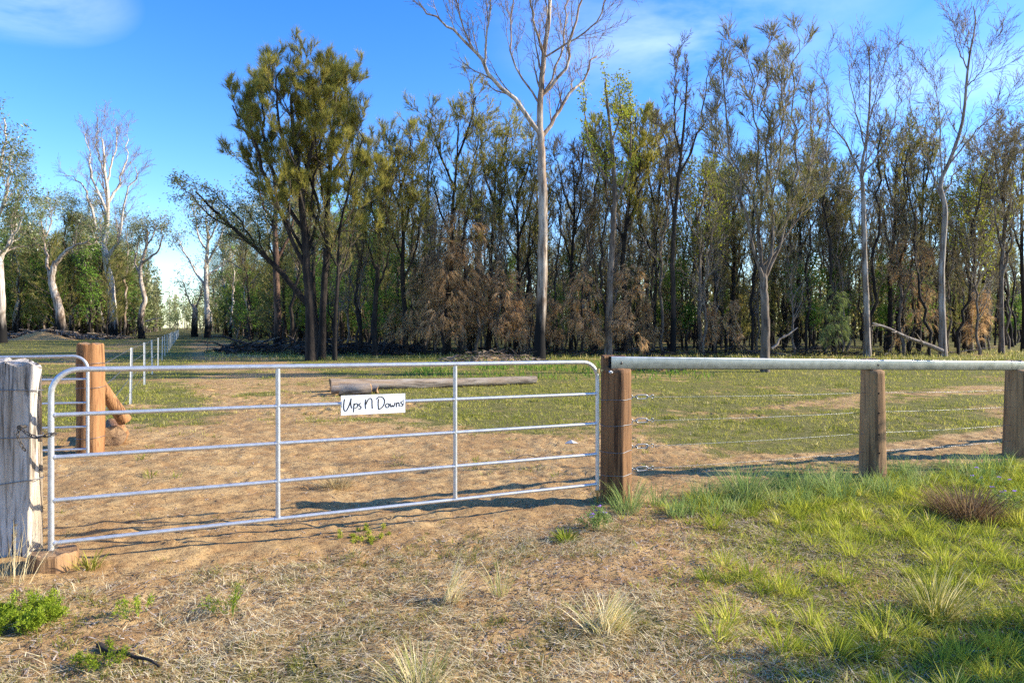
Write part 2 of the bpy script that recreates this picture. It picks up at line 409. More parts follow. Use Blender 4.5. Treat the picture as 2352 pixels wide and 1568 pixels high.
# ------------------------------------------------------------------ the ground
def track_x(y): return -5.0 - .478 * (y - 8.1)          # the wire fence runs up the cleared lane
def G_base(x, y):
    x, y = np.asarray(x, float), np.asarray(y, float)
    near = np.interp(x, [-6, -4, -3, -1.5, .9, 4.1, 6.7, 14], [.10, .12, .10, .03, .02, -.10, -.10, -.06])
    z = near * (1 - sstep(9, 16, y)) + .0 * y
    z = z + (fbm(x / 6.0, y / 6.0, 3, 3) - .5) * .10 * sstep(8, 14, y)
    return z
def dirt_mask(x, y):
    """1 = bare sandy soil, 0 = turf"""
    x, y = np.asarray(x, float), np.asarray(y, float)
    n = fbm(x / 1.5, y / 1.5, 11, 4) - .5; n2 = fbm(x / 5.0, y / 4.0, 23, 3) - .5
    d = x - track_x(y)                                  # metres right of the lane fence
    ring = 1 - sstep(2.6, 5.6, np.hypot((x + 2.1) / 1.15, (y - 7.4)))
    lane = (1 - sstep(1.2, 3.4, np.abs(d - 3.6))) * .62
    lane2 = (1 - sstep(1.0, 2.6, np.abs(d + 4.0))) * .45 * sstep(10, 16, y)
    fl = (y - (5.743 + .4925 * x))                      # metres behind the front fence line
    strip = (1 - sstep(.5, 1.2, np.abs(fl - .75))) * .72 * sstep(.5, 1.5, x)
    strip2 = (1 - sstep(.4, 1.4, np.abs(fl - 4.6 - .1 * x))) * .52 * sstep(.0, 2, x)
    gate = (1 - sstep(.1, .75, np.abs(fl + .05))) * .9 * (1 - sstep(.9, 1.6, x))
    front = (1 - sstep(4.6, 5.6, y)) * .60
    m = np.maximum.reduce([ring * .95, lane, lane2, strip, strip2, gate, front, np.full_like(d, .16)])
    lush = sstep(.9, 1.9, x + n * 1.2 - .15 * (y - 4)) * (1 - sstep(6.0, 7.0, y - .45 * (x - 1)))
    m = m * (1 - .75 * lush) * (1 - .55 * sstep(45, 100, y))
    return np.clip(m + n * 1.0 + n2 * .5 + (fbm(x / .45, y / .38, 31, 3) - .5) * .75, 0, 1)
def G(x, y):
    x, y = np.asarray(x, float), np.asarray(y, float)
    z = G_base(x, y)
    near = 1 - sstep(14, 26, y)
    dm = dirt_mask(x, y)
    cl = np.abs(fbm(x / .42, y / .34, 41, 4) - .5) * 2
    z = z + near * (cl - .35) * (.016 + .030 * dm * sstep(5.0, 6.2, y - .35 * x))
    z = z + near * (fbm(x / .12, y / .10, 57, 2) - .5) * (.012 + .022 * dm)
    return z
def Gs(x, y): return float(G(np.array([x]), np.array([y]))[0])

def geo_steps(a, b, s0, s1):
    out = [a]; 
    while out[-1] < b:
        t = (out[-1] - a) / (b - a); out.append(out[-1] + s0 * (s1 / s0) ** t)
    return np.array(out)
gx = np.concatenate([-geo_steps(9, 700, .5, 90)[::-1], np.arange(-8.96, 10.5, .034), geo_steps(10.5, 700, .5, 90)])
gy = np.concatenate([np.linspace(-120, 1.5, 14), geo_steps(1.9, 7.0, .03, .035)[:-1], geo_steps(7.0, 30, .035, .30)[:-1], geo_steps(30, 900, .5, 120)])
XX, YY = np.meshgrid(gx, gy)
ZZ = G(XX, YY); DM = dirt_mask(XX, YY)
def press(n, xlo, xhi, ylo, yhi, rlo, rhi, depth, seed):
    """hoof prints and kicked up clods pressed into the soft soil"""
    r = np.random.default_rng(seed)
    for _ in range(n):
        x, y = r.uniform(xlo, xhi), r.uniform(ylo, yhi); rad = r.uniform(rlo, rhi); dp = depth * r.uniform(.4, 1.2) * (1 if r.random() < .68 else -.7)
        if dirt_mask(np.array([x]), np.array([y]))[0] < .45: continue
        i0, i1 = np.searchsorted(gx, (x - 2 * rad, x + 2 * rad)); j0, j1 = np.searchsorted(gy, (y - 2 * rad, y + 2 * rad))
        if i1 <= i0 or j1 <= j0: continue
        a = r.uniform(0, 3.14); dx, dy = XX[j0:j1, i0:i1] - x, YY[j0:j1, i0:i1] - y
        u, v = dx * math.cos(a) + dy * math.sin(a), (dy * math.cos(a) - dx * math.sin(a)) * 1.5
        d = np.hypot(u, v) / rad
        ZZ[j0:j1, i0:i1] += dp * (-np.exp(-d ** 4 * 1.2) + .45 * np.exp(-((d - 1.25) / .3) ** 2))
press(2400, -8, 4, 5.4, 12, .02, .065, .016, 8); press(500, .5, 8, 6.5, 12, .03, .09, .022, 9); press(700, -9, 6, 12, 20, .08, .16, .035, 10); press(420, -4, 3, 2.8, 5.2, .03, .07, .018, 12)
gm, gt = new_mat('paddock_soil')
ga = N(gt, 'ShaderNodeAttribute', attribute_name='rnd'); gco = N(gt, 'ShaderNodeTexCoord').outputs['Object']
n_big = noise(gt, gco, .9, 5, .6); n_mid = noise(gt, gco, 6.0, 6, .65, .3); n_fin = noise(gt, gco, 34.0, 5, .7); n_gr = noise(gt, gco, 130.0, 3, .7)
soil = mixc(gt, ramp(gt, [(.38, (0, 0, 0)), (.62, (1, 1, 1))], n_big), (.45, .275, .112), (.58, .385, .168))
soil = mixc(gt, ramp(gt, [(.40, (.85, .85, .85)), (.56, (0, 0, 0))], n_mid), soil, (.35, .195, .078))
soil = mixc(gt, ramp(gt, [(.40, (.75, .75, .75)), (.50, (0, 0, 0))], n_fin), soil, (.21, .125, .058))
soil = mixc(gt, ramp(gt, [(.60, (0, 0, 0)), (.70, (.6, .6, .6))], n_gr), soil, (.62, .45, .26))
turf = mixc(gt, ramp(gt, [(.38, (0, 0, 0)), (.62, (1, 1, 1))], n_mid), (.135, .135, .030), (.24, .205, .065))
turf = mixc(gt, ramp(gt, [(.42, (.8, .8, .8)), (.55, (0, 0, 0))], n_fin), turf, (.085, .085, .024))
turf = mixc(gt, ramp(gt, [(.55, (0, 0, 0)), (.68, (.7, .7, .7))], n_gr), turf, (.36, .28, .13))
fac = mathn(gt, 'ADD', ga.outputs['Fac'], mathn(gt, 'MULTIPLY', mathn(gt, 'SUBTRACT', n_fin, .5), .9))
gcol = mixc(gt, ramp(gt, [(.34, (0, 0, 0)), (.56, (1, 1, 1))], fac), turf, soil)
principled(gt, gcol, .95, 0, mixc(gt, .5, n_fin, n_gr), .9, .02, .05)
ny, nx = XX.shape
gid = np.arange(ny * nx).reshape(ny, nx)
gf = np.stack([gid[:-1, :-1], gid[:-1, 1:], gid[1:, 1:], gid[1:, :-1]], -1).reshape(-1, 4)
gv = np.stack([XX, YY, ZZ], -1).reshape(-1, 3)
fc = gv[gf].mean(1)
dcen = fc[:, 0] - track_x(fc[:, 1])
on_track = (np.abs(dcen - 3.4) < 2.3 + .5 * (fbm(fc[:, 0] / 2, fc[:, 1] / 2, 5, 2) - .5)) & (fc[:, 1] > 7.5) & (fc[:, 1] < 260)
for nm, sel in (('ground', ~on_track), ('dirt_track', on_track)):
    f = gf[sel]; u, inv = np.unique(f, return_inverse=True)
    mb = MB(); mb.add(gv[u], inv.reshape(-1, 4), 0, DM.reshape(-1)[u], True)
    tag(mb.build(nm, gm), {'ground': 'sandy paddock ground with patches of short green turf', 'dirt_track': 'worn dirt wheel track running up the lane beside the wire fence'}[nm], kind='structure')
del gv, gf

# ------------------------------------------------------------------ gates
FD = np.array([1.0, .4925, 0]); FD /= np.linalg.norm(FD)      # along the front fence, towards its far end
FN = np.array([FD[1], -FD[0], 0])                              # towards the road
GL = np.array([-2.91, 4.31, 0])                                # foot of the gate's free end
ROTF = math.atan2(FD[1], FD[0])

def make_gate(name, label, loc, rotz, Lg, rails, slope, verts, flip=False):
    """local x along the gate from the free (or seen) end; rails = heights at x = 0"""
    t = thing(name, label, 'gate', loc, rotz)
    top, bot = rails[0], rails[-1]; r = .15
    zz = lambda z, x: z - slope * x / Lg
    arc = [(r - r * math.cos(a), 0, top - r + r * math.sin(a)) for a in np.linspace(0, math.pi / 2, 7)]
    arc2 = [(Lg - r + r * math.sin(a), 0, top - slope - r + r * math.cos(a)) for a in np.linspace(0, math.pi / 2, 7)]
    path = [(0, 0, bot - .05)] + [(0, 0, z) for z in np.linspace(bot + .1, top - r - .05, 5)] + arc + \
           [(x, 0, zz(top, x)) for x in np.linspace(.4, Lg - .4, 8)] + arc2 + [(Lg, 0, z - slope) for z in np.linspace(top - r - .05, bot - .05, 6)]
    pipe(MB(), path, .0178, 12).build('outer_frame', M['gal'], t)
    for z in rails[1:]:
        o = MB(); pipe(o, [(.015, 0, z), (Lg * .33, 0, zz(z, Lg * .33)), (Lg * .67, 0, zz(z, Lg * .67)), (Lg - .015, 0, zz(z, Lg))], .0140, 10)
        for x in (.019, Lg - .019):                           # weld collars
            pipe(o, [(x - .006, 0, zz(z, x)), (x + .006, 0, zz(z, x))], .017, 10)
        o.build('rail', M['gal'], t)
    for x in verts:
        o = MB(); pipe(o, [(x, 0, zz(bot, x) + .012), (x, 0, zz(top, x) - .015)], .0168, 10)
        for z in rails[1:]: pipe(o, [(x - .021, 0, zz(z, x)), (x + .021, 0, zz(z, x))], .0165, 8)
        o.build('upright', M['gal'], t)
    return t
GLEN = 4.097
rails = [1.327, 1.042, .775, .502, .233]
gate = make_gate('farm_gate', 'long silver pipe gate with rounded top corners carrying the white name sign', tuple(GL), ROTF, GLEN, rails, .043, [GLEN / 3, GLEN * 2 / 3])
# hinge fittings at the post end
h = MB(); zt = 1.205
pipe(h, [(GLEN, .0, zt - .02), (GLEN, 0, zt + .02)], .026, 12); box(h, (GLEN + .035, 0, zt), (.03, .004, .012)); pipe(h, [(GLEN + .03, -.02, zt), (GLEN + .03, .02, zt)], .008, 8)
h.build('hinge', M['brass'], gate)
h = MB(); pipe(h, [(GLEN, 0, .145), (GLEN, 0, .02), (GLEN + .01, 0, 0.0), (GLEN + .06, 0, -.005)], .010, 8); pipe(h, [(GLEN, 0, .118), (GLEN, 0, .135)], .024, 10)
box(h, (GLEN + .04, 0, .125), (.045, .006, .010))
h.build('hinge', M['brass'], gate)

# sign: a sheet tied to the second rail, hand lettering as thin raised print
sg_s0, sg_w, sg_h, sg_z = 1.812, .496, .147, 1.086
sp = GL + FD * sg_s0 + FN * .017
sign = thing('name_sign', 'white rectangular sign reading Ups N Downs tied to the silver gate', 'sign', tuple(sp), ROTF)
SL = -.043 / GLEN
def sign_pt(u, v, d=0.0): return (u * sg_w, -d, sg_z - v * sg_h + SL * u * sg_w)
mb = MB(); f, b = [], []
c = [sign_pt(0, 0, .003), sign_pt(1, 0, .003), sign_pt(1, 1, .003), sign_pt(0, 1, .003), sign_pt(0, 0), sign_pt(1, 0), sign_pt(1, 1), sign_pt(0, 1)]
mb.add(c, [(3, 2, 1, 0), (4, 5, 6, 7), (0, 1, 5, 4), (1, 2, 6, 5), (2, 3, 7, 6), (3, 0, 4, 7)]); mb.build('sign_sheet', M['sign'], sign)
def uv(x, y):
    u = (x - 58) / 397.0; return u, (y - (167 - 20 * u)) / (123 - 4 * u)
letters = [
 [[(80, 188), (75, 215), (75, 250), (84, 264), (97, 250), (112, 212), (119, 184)], [(119, 184), (116, 215), (122, 245)]],
 [[(137, 214), (134, 240), (133, 269)], [(137, 226), (148, 214), (158, 222), (154, 238), (140, 245)]],
 [[(179, 213), (168, 217), (168, 227), (178, 236), (175, 247), (163, 249)]],
 [[(207, 188), (204, 218), (207, 248)], [(207, 222), (222, 190), (236, 181), (245, 192), (246, 220), (248, 246)]],
 [[(286, 184), (284, 216), (287, 250)], [(271, 186), (292, 170), (315, 177), (324, 200), (314, 230), (289, 251)]],
 [[(343, 211), (332, 218), (331, 231), (340, 238), (350, 231), (351, 218), (343, 211)]],
 [[(359, 210), (361, 224), (366, 233), (373, 222), (379, 232), (386, 222), (389, 206)]],
 [[(399, 206), (399, 220), (399, 233)], [(399, 216), (408, 205), (415, 210), (417, 230)]],
 [[(440, 196), (429, 200), (429, 209), (439, 216), (436, 226), (424, 228)]]]
for L_ in letters:
    mb = MB()
    for st in L_:
        p2 = spline(np.array([uv(*q) for q in st]) * np.array([sg_w, sg_h]), 22)
        d = nrm(np.gradient(p2, axis=0)); nn = np.stack([-d[:, 1], d[:, 0]], 1)
        wd = .0031 * (1 + .35 * np.abs(d[:, 1:2]))
        pts = []
        for q, dd in ((p2 - nn * wd, .0042), (p2 + nn * wd, .0042), (p2 - nn * wd, .003), (p2 + nn * wd, .003)):
            pts.append(np.array([sign_pt(a[0] / sg_w, a[1] / sg_h, dd) for a in q]))
        n_ = len(p2); V = np.vstack(pts); F = []
        for i in range(n_ - 1):
            for a, b_ in ((0, 1), (2, 0), (1, 3)): F.append((a * n_ + i, a * n_ + i + 1, b_ * n_ + i + 1, b_ * n_ + i))
        mb.add(V, F)
    mb.build('letter', M['ink'], sign)
for u in (.012, .972):
    mb = MB(); a = sign_pt(u, .30, .0035); b_ = sign_pt(u, .62, .0035)
    pipe(mb, [a, b_], .0012, 5); mb.build('cable_tie', M['ink'], sign)

# second gate, farther left
G2 = np.array([-4.86, 7.82, 0.0])
gate2 = make_gate('farm_gate', 'second silver pipe gate standing behind the grey post, hung at the orange brown post', tuple(G2), math.pi + .20, 3.7, [1.262, 1.00, .73, .455, .20], .02, [1.23, 2.47])

# ------------------------------------------------------------------ timber posts
def post_bm(h, r0, r1, seed, nseg=30, nrow=44, rough=.02, facet=0.0, flats=(), notch=None, crack=0.0, tilt=(0, 0), skew=0.0):
    th = np.arange(nseg) * 2 * np.pi / nseg
    zs = np.concatenate([[-.35], np.linspace(-.02, h, nrow)])
    mb = MB(); V = []
    for z in zs:
        t = max(z, 0) / h; r = r0 + (r1 - r0) * t
        rr = r * (1 + rough * 3 * (vnoise(np.cos(th) * 2.2 + 9, np.sin(th) * 2.2 + z * 1.3, seed) - .5) + rough * 2 * (vnoise(th / (2 * np.pi) * nseg * .55, np.full(nseg, z * 4.0), seed + 3) - .5))
        if crack: rr = rr * (1 - crack * np.clip(vnoise(th / (2 * np.pi) * nseg * .9, np.full(nseg, z * 1.1), seed + 8) - .62, 0, 1) * 2.6)
        x, y = np.cos(th) * rr, np.sin(th) * rr
        for (ang, dist) in flats:
            n0, n1 = math.cos(ang), math.sin(ang); dd = x * n0 + y * n1 - r * dist; k = np.maximum(dd, 0)
            x, y = x - n0 * k, y - n1 * k
        if notch and z > notch[0]:
            k = np.maximum((-y) - notch[1], 0); y = y + k            # local -y faces the road
        V.append(np.stack([x + tilt[0] * t + skew * t * t, y + tilt[1] * t, np.full(nseg, z)], 1))
    top = V[-1]; jag = (vnoise(top[:, 0] * 25, top[:, 1] * 25, seed + 5) - .5) * .03 * (1 + crack * 3)
    V[-1] = top + np.array([0, 0, 1]) * jag[:, None]
    V = np.array(V); k = len(zs); idx = np.arange(k * nseg).reshape(k, nseg)
    F = np.stack([idx[:-1], np.roll(idx[:-1], -1, 1), np.roll(idx[1:], -1, 1), idx[1:]], -1).reshape(-1, 4)
    mb.add(V.reshape(-1, 3), F, 0, .5, True)
    # top with a bevelled rim
    rim = V[-1]; c = rim.mean(0); in1 = c + (rim - c) * .93 + np.array([0, 0, .012]); cc = np.vstack([rim, in1, c + np.array([0, 0, .014])])
    F1 = [(i, (i + 1) % nseg, nseg + (i + 1) % nseg, nseg + i) for i in range(nseg)]
    mb.add(cc, F1, 0)
    mb.add(cc, [(nseg + i, nseg + (i + 1) % nseg, 2 * nseg) for i in range(nseg)], 1)
    return mb

old = np.array([-3.44, 4.65]); oz = Gs(old[0], old[1])
grey_post = thing('gate_post', 'thick weathered grey split timber post at the free end of the long gate', 'post', (old[0], old[1], oz))
post_bm(1.352 - oz, .360, .348, 21, 96, 70, .014, crack=.22, flats=((-1.60, .50), (.78, .42)), skew=.0).build('post_body', [M['wood_grey'], M['wood_grey']], grey_post)
def wire_loop(parent, r, z, squash=1.0, wob=.006, dz=0.0, rad=.0022, mat='wire', flats=()):
    a = np.linspace(0, 2 * np.pi, 33); x, y = np.cos(a) * r, np.sin(a) * r * squash
    for (ang, dist) in flats:
        n0, n1 = math.cos(ang), math.sin(ang); k = np.maximum(x * n0 + y * n1 - r * dist, 0); x, y = x - n0 * k, y - n1 * k
    p = np.stack([x, y, z + wob * np.sin(a * 3 + z * 9) + dz * np.cos(a)], 1)
    return pipe(MB(), p, rad, 6, cap=False).build('wire_tie', M[mat], parent)
for z, dz in ((1.19 - oz, -.012), (.86 - oz, .03), (.555 - oz, .05)):
    wire_loop(grey_post, .364, z, 1.0, .004, dz, .003, flats=((-1.60, .505), (.78, .425)))
FNP, FTP = np.array([math.cos(-1.60), math.sin(-1.60), 0]), np.array([-math.sin(-1.60), math.cos(-1.60), 0])   # weathered face: normal and direction to its corner
def on_face(u, z, d=.004): return FNP * (.181 + d) + FTP * u + np.array([0, 0, z - oz])
mb = MB()                                                     # knotted tail of the top tie
pipe(mb, [on_face(.02, 1.165), on_face(.06, 1.19, .01), on_face(.09, 1.205, .008), on_face(.07, 1.18, .01), on_face(.0, 1.165, .008), on_face(-.08, 1.14)], .0035, 6, 24)
mb.build('wire_tie', M['wire'], grey_post)
mb = MB(); pipe(mb, [on_face(.26, .95, -.05), on_face(.265, .95, .05)], .010, 8); pipe(mb, [on_face(.265, .95, .042), on_face(.266, .95, .056)], .016, 8)
mb.build('chain_bolt', M['iron'], grey_post)

# chain from the bolt to the gate's free end
c0 = np.array([old[0], old[1], oz]) + on_face(.265, .95, .045); c1 = GL + np.array([0, 0, .925]) + FN * .02
chain = thing('gate_chain', 'short rusty chain looped from the grey post round the gate upright', 'chain', tuple(c0))
path = spline([c0, c0 * .7 + c1 * .3 - np.array([0, .01, .03]), c0 * .35 + c1 * .65 - np.array([0, .015, .035]), c1 + FN * .012, c1 + FD * .022, c1 + FD * .03 - FN * .03], 9) - c0
hang = spline([c0, c0 + np.array([-.01, -.01, -.05]), c0 + np.array([.02, -.015, -.11]), c0 + np.array([.03, 0, -.15])], 6) - c0
def link_mesh(a, b_, flip):
    d = b_ - a; L_ = np.linalg.norm(d) * .68; d = d / np.linalg.norm(d)
    s = nrm(np.cross(d, np.array([.3, 1, .2]))); s = np.cross(d, s) if flip else s
    ang = np.linspace(0, 2 * np.pi, 17); m_ = (a + b_) / 2
    p = m_ + np.cos(ang)[:, None] * d * L_ + np.sin(ang)[:, None] * s * .010
    return pipe(MB(), p, .0032, 6, cap=False)
for pp in (path, hang):
    for i in range(len(pp) - 1): link_mesh(pp[i], pp[i + 1], i % 2).build('link', M['iron'], chain)

# sawn disc under the gate's free end
dx, dy = -2.885, 4.30; dz0 = Gs(dx, dy)
disc = thing('log_slice', 'sawn slice of log on the soil under the free end of the long gate', 'log slice', (dx, dy, dz0))
mb = post_bm(.178 - dz0, .140, .136, 33, 36, 8, .02); mb.build('slice_body', [M['wood_tan'], M['wood_end']], disc)

# ------------------------------------------------------------------ front fence: posts, steel rail, barbed wires
fence = thing('rail_fence', 'timber post fence with a galvanised top rail and four barbed wires', 'fence', (.946, 6.209, 0), ROTF)
# local frame: x along the fence (0 = big strainer post), -y towards the road
def fx(px_): 
    r = (px_ - CX) / FPX; Z = 5.743 / (1 - .4925 * r); return (r * Z - .946) / FD[0]
s2, s3, sj, sL = fx(2004), fx(2338), fx(2313), fx(1396)
RAILH, RAILD = .116, .046
def rail_z(s): return 1.274 - .0372 * s * .80       # centre height
def rail_mesh(sa, sb):
    mb = MB(); r = .011; prof = []
    for cx_, cz_, a0 in ((RAILD / 2 - r, RAILH / 2 - r, 0), (-RAILD / 2 + r, RAILH / 2 - r, 90), (-RAILD / 2 + r, -RAILH / 2 + r, 180), (RAILD / 2 - r, -RAILH / 2 + r, 270)):
        for a in np.linspace(a0, a0 + 90, 5): prof.append((cx_ + r * math.cos(math.radians(a)), cz_ + r * math.sin(math.radians(a))))
    prof = np.array(prof); n = len(prof); ss = np.linspace(sa, sb, 12); V = []
    for s in ss: V.append(np.stack([np.full(n, s), prof[:, 0] - .035, prof[:, 1] + rail_z(s)], 1))
    V = np.vstack(V); idx = np.arange(len(ss) * n).reshape(len(ss), n)
    mb.add(V, np.stack([idx[:-1], np.roll(idx[:-1], -1, 1), np.roll(idx[1:], -1, 1), idx[1:]], -1).reshape(-1, 4), 0, .5, True)
    # open hollow ends: a short inner lip
    for row, s in ((idx[0], sa), (idx[-1], sb)):
        ring = V[row]; inn = ring.copy(); inn[:, 1] = (inn[:, 1] + .035) * .86 - .035; inn[:, 2] = rail_z(s) + (inn[:, 2] - rail_z(s)) * .94
        deep = inn.copy(); deep[:, 0] += .05 if s == sa else -.05
        W = np.vstack([ring, inn, deep])
        mb.add(W, [(i, (i + 1) % n, n + (i + 1) % n, n + i) for i in range(n)] + [(n + i, n + (i + 1) % n, 2 * n + (i + 1) % n, 2 * n + i) for i in range(n)], 0)
        mb.add(deep, [tuple(range(i, i + 1)) + ((i + 1) % n, (i + 2) % n) for i in range(0)] or [(0, i, i + 1) for i in range(1, n - 1)], 1)
    return mb
for sa, sb, bolts in ((sL, sj - .003, (0.02, s2 + .02)), (sj + .003, sj + 5.2, (s3 + .12, s3 + 3))):
    ro = rail_mesh(sa, sb).build('rail', [M['gal_rail'], M['hole']], fence)
    for s in bolts:
        mb = MB(); a = np.linspace(0, 2 * np.pi, 13)[:-1]
        y0 = -.035 - RAILD / 2; prof = [(.0125, 0), (.011, .004), (.006, .007)]
        V = np.vstack([np.stack([s + np.cos(a) * r_, np.full(12, y0 - d_), rail_z(s) - .002 + np.sin(a) * r_], 1) for r_, d_ in prof] + [np.array([[s, y0 - .008, rail_z(s) - .002]])])
        F = [(j * 12 + i, j * 12 + (i + 1) % 12, (j + 1) * 12 + (i + 1) % 12, (j + 1) * 12 + i) for j in range(2) for i in range(12)]
        mb.add(V, F, 0, .5, True); mb.add(V, [(24 + i, 24 + (i + 1) % 12, 36) for i in range(12)])
        mb.build('bolt', M['iron'], ro)
WZ = [.958, .738, .500, .292]                       # wire heights at the strainer post
def wire_z(i, s): return WZ[i] - .030 * s
# strainer post: squared faces, notch for the rail
g1 = Gs(.946, 6.209)
p1 = post_bm(1.322, .143, .136, 5, 40, 48, .012, flats=((-1.2, .84), (-2.35, .86), (.35, .86), (1.9, .88)), notch=(1.216, .006)).build('post', [M['wood_brown'], M['wood_brown']], fence)
tag(p1, 'squared red brown strainer post wrapped in wire ties')
for i in range(4): wire_loop(p1, .143, wire_z(i, 0) - (.022 if i else .012), 1.0, .003, .006, .0026, flats=((-1.2, .855), (-2.35, .875), (.35, .875), (1.9, .895)))
mb = MB(); pipe(mb, [(-.118, -.07, 1.195), (-.112, -.085, 1.195)], .014, 10); pipe(mb, [(-.112, -.085, 1.195), (-.108, -.1, 1.195)], .008, 8); mb.build('bolt', M['gal'], p1)
mb = MB(); pipe(mb, [(.12, .02, 1.20), (.215, .0, 1.20)], .007, 8); mb.build('bolt', M['brass'], p1)
# round posts
for s, gpx, r0, r1, seed, mt in ((s2, 2004, .142, .118, 61, 'wood_tan'), (s3, 2338, .175, .135, 71, 'wood_tan'), (s3 + 2.9, 2338, .15, .13, 81, 'wood_tan')):
    w = np.array([.946, 6.209]) + FD[:2] * s; gz = Gs(w[0], w[1])
    po = post_bm(rail_z(s) + .052 - gz, r0, r1, seed, 36, 44, .012, flats=((-1.75, .9), (-2.5, .93)), notch=(rail_z(s) - .062 - gz, .006)).build('post', [M[mt], M['wood_end']], fence, (s, 0, gz))
    for i in range(4):                                # bored holes the wires pass through
        a = -1.95; z = wire_z(i, s) - gz; t_ = z / (rail_z(s) + .05 - gz); rr = (r0 + (r1 - r0) * t_) * .925
        mb = MB(); nvec = np.array([math.cos(a), math.sin(a), 0]); pc = nvec * rr + np.array([0, 0, z])
        pipe(mb, [pc - nvec * .02, pc + nvec * .004], .0095, 10); mb.build('wire_hole', M['hole'], po)
# barbed wires
def barbed(parent, pts, lab=None, barb_step=.12, r=.0012, name='barbed_wire', mat='wire', seed=1, lim=400):
    p = np.asarray(pts, float); seg = np.linalg.norm(np.diff(p, axis=0), axis=1); Ls = np.concatenate([[0], np.cumsum(seg)]); n = int(Ls[-1] / .022) + 2
    u = np.linspace(0, Ls[-1], min(n, 900)); c = np.stack([np.interp(u, Ls, p[:, i]) for i in range(3)], 1)
    d = nrm(np.gradient(c, axis=0)); a = nrm(np.cross(d, [0, 0, 1.])); b_ = np.cross(a, d)
    mb = MB()
    for ph in (0, math.pi):
        q = c + (np.cos(u * 75 + ph)[:, None] * a + np.sin(u * 75 + ph)[:, None] * b_) * r
        pipe(mb, q, r, 5)
    o = mb.build(name, M[mat], parent)
    if lab: o['label'] = lab
    rg = np.random.default_rng(seed); mb = MB(); s = .06; k = 0
    while s < Ls[-1] - .05 and k < lim:
        pc = np.array([np.interp(s, Ls, p[:, i]) for i in range(3)])
        j = min(np.searchsorted(u, s), len(d) - 1)
        for _ in range(2):
            e = nrm(rg.normal(size=3)); e = nrm(e - d[j] * (e @ d[j]) * .7)
            pipe(mb, [pc - e * .012, pc + e * .011], .0008, 4)
        pipe(mb, [pc - d[j] * .006, pc + d[j] * .006], .0030, 5)
        s += barb_step * (.9 + .2 * rg.random()); k += 1
    tag(mb.build('barb', M[mat], o), kind='stuff')
    return o
names4 = ('topmost', 'second', 'third', 'lowest')
for i in range(4):
    s0 = .155; tbl = .27
    ss = np.linspace(s0 + tbl, s3 + 2.9, 40)
    sag = lambda s: -.012 * math.sin(math.pi * ((s - s0) / (s2 - s0) if s < s2 else (s - s2) / (s3 - s2)))
    wo = barbed(fence, [(s, 0, wire_z(i, s) + sag(s)) for s in ss], names4[i] + ' barbed wire strand of the rail fence', seed=i + 3)
    # turnbuckle: eye, rod, oval body, rod, eye
    mb = MB(); z0, z1 = wire_z(i, s0), wire_z(i, s0 + tbl)
    P_ = lambda u, y, dz: (s0 + tbl * u, y, z0 + (z1 - z0) * u + dz)
    ang = np.linspace(0, 2 * np.pi, 25)
    for uc, ru, rz in ((.06, .06, .014), (.94, .055, .016)):
        pipe(mb, [P_(uc + ru * math.cos(a), 0, rz * math.sin(a)) for a in ang], .0046, 7, cap=False)
    body = []
    for a in np.linspace(0, 2 * np.pi, 41):
        body.append(P_(.50 + .235 * np.sign(math.cos(a)) * abs(math.cos(a)) ** .45, 0, .0185 * np.sign(math.sin(a)) * abs(math.sin(a)) ** .55))
    pipe(mb, body, .0054, 7, cap=False)
    pipe(mb, [P_(.11, 0, 0), P_(.33, 0, 0)], .0045, 7); pipe(mb, [P_(.67, 0, 0), P_(.89, 0, 0)], .0045, 7)
    for u in (.255, .745): pipe(mb, [P_(u - .02, 0, 0), P_(u + .02, 0, 0)], .010, 8)
    mb.build('turnbuckle', M['gal_rail'], wo)

# ------------------------------------------------------------------ lane fence: strainer, stay, star pickets, wires
bp = np.array([-5.0, 8.1]); bz = Gs(*bp)
lane = thing('wire_fence', 'barbed wire fence on star pickets running up the lane from the orange brown post', 'fence', (bp[0], bp[1], bz))
po = post_bm(1.39 - bz, .152, .143, 91, 36, 44, .03, crack=.05, flats=((-1.2, .9),)).build('post', [M['wood_orange'], M['wood_end']], lane)
tag(po, 'thick orange brown strainer post with peeling bark')
LD = np.array([-.478, 1, 0]); LD /= np.linalg.norm(LD)
lw = [1.14, .86, .56, .27]
for z in lw: wire_loop(po, .156, z - bz + .02, 1, .004, .01, .0028, flats=((-1.2, .91),))
mb = MB(); pipe(mb, [np.array([-.08, .12, 1.0]), np.array([.0, .34, .64]), np.array([.10, .54, .30])], [.06, .072, .085], 12, 10); mb.build('stay', M['wood_orange'], lane)
pick = []
for i in range(22):
    y = 13.9 + 4.6 * i + (.15 * math.sin(i * 2.3)); x = track_x(y)
    pick.append((x, y, Gs(x, y)))
mb0 = None
for i, (x, y, z) in enumerate(pick):
    if mb0 is None:
        mb = MB(); 
        for a in (0.3, 2.4, 4.5):
            e = np.array([math.cos(a), math.sin(a), 0]); s_ = np.array([-e[1], e[0], 0])
            box(mb, e * .014 + np.array([0, 0, .43]), (.014, .0028, .72), np.array([e, s_, [0, 0, 1]]))
        mb0 = mb.build('star_picket', M['gal'], lane, (x - bp[0], y - bp[1], z - bz))
    else:
        o = mb0.copy(); COL.objects.link(o); o.location = (x - bp[0], y - bp[1], z - bz)
    (mb0 if i == 0 else o).rotation_euler = (.02 * math.sin(i * 3.1), .02 * math.cos(i * 1.7), 0)
pipe(MB(), [(pick[0][0] - bp[0] + .05, pick[0][1] - bp[1] + .2, 0), (pick[0][0] - bp[0] + .05, pick[0][1] - bp[1] + .2, 0.01)], .001, 4)
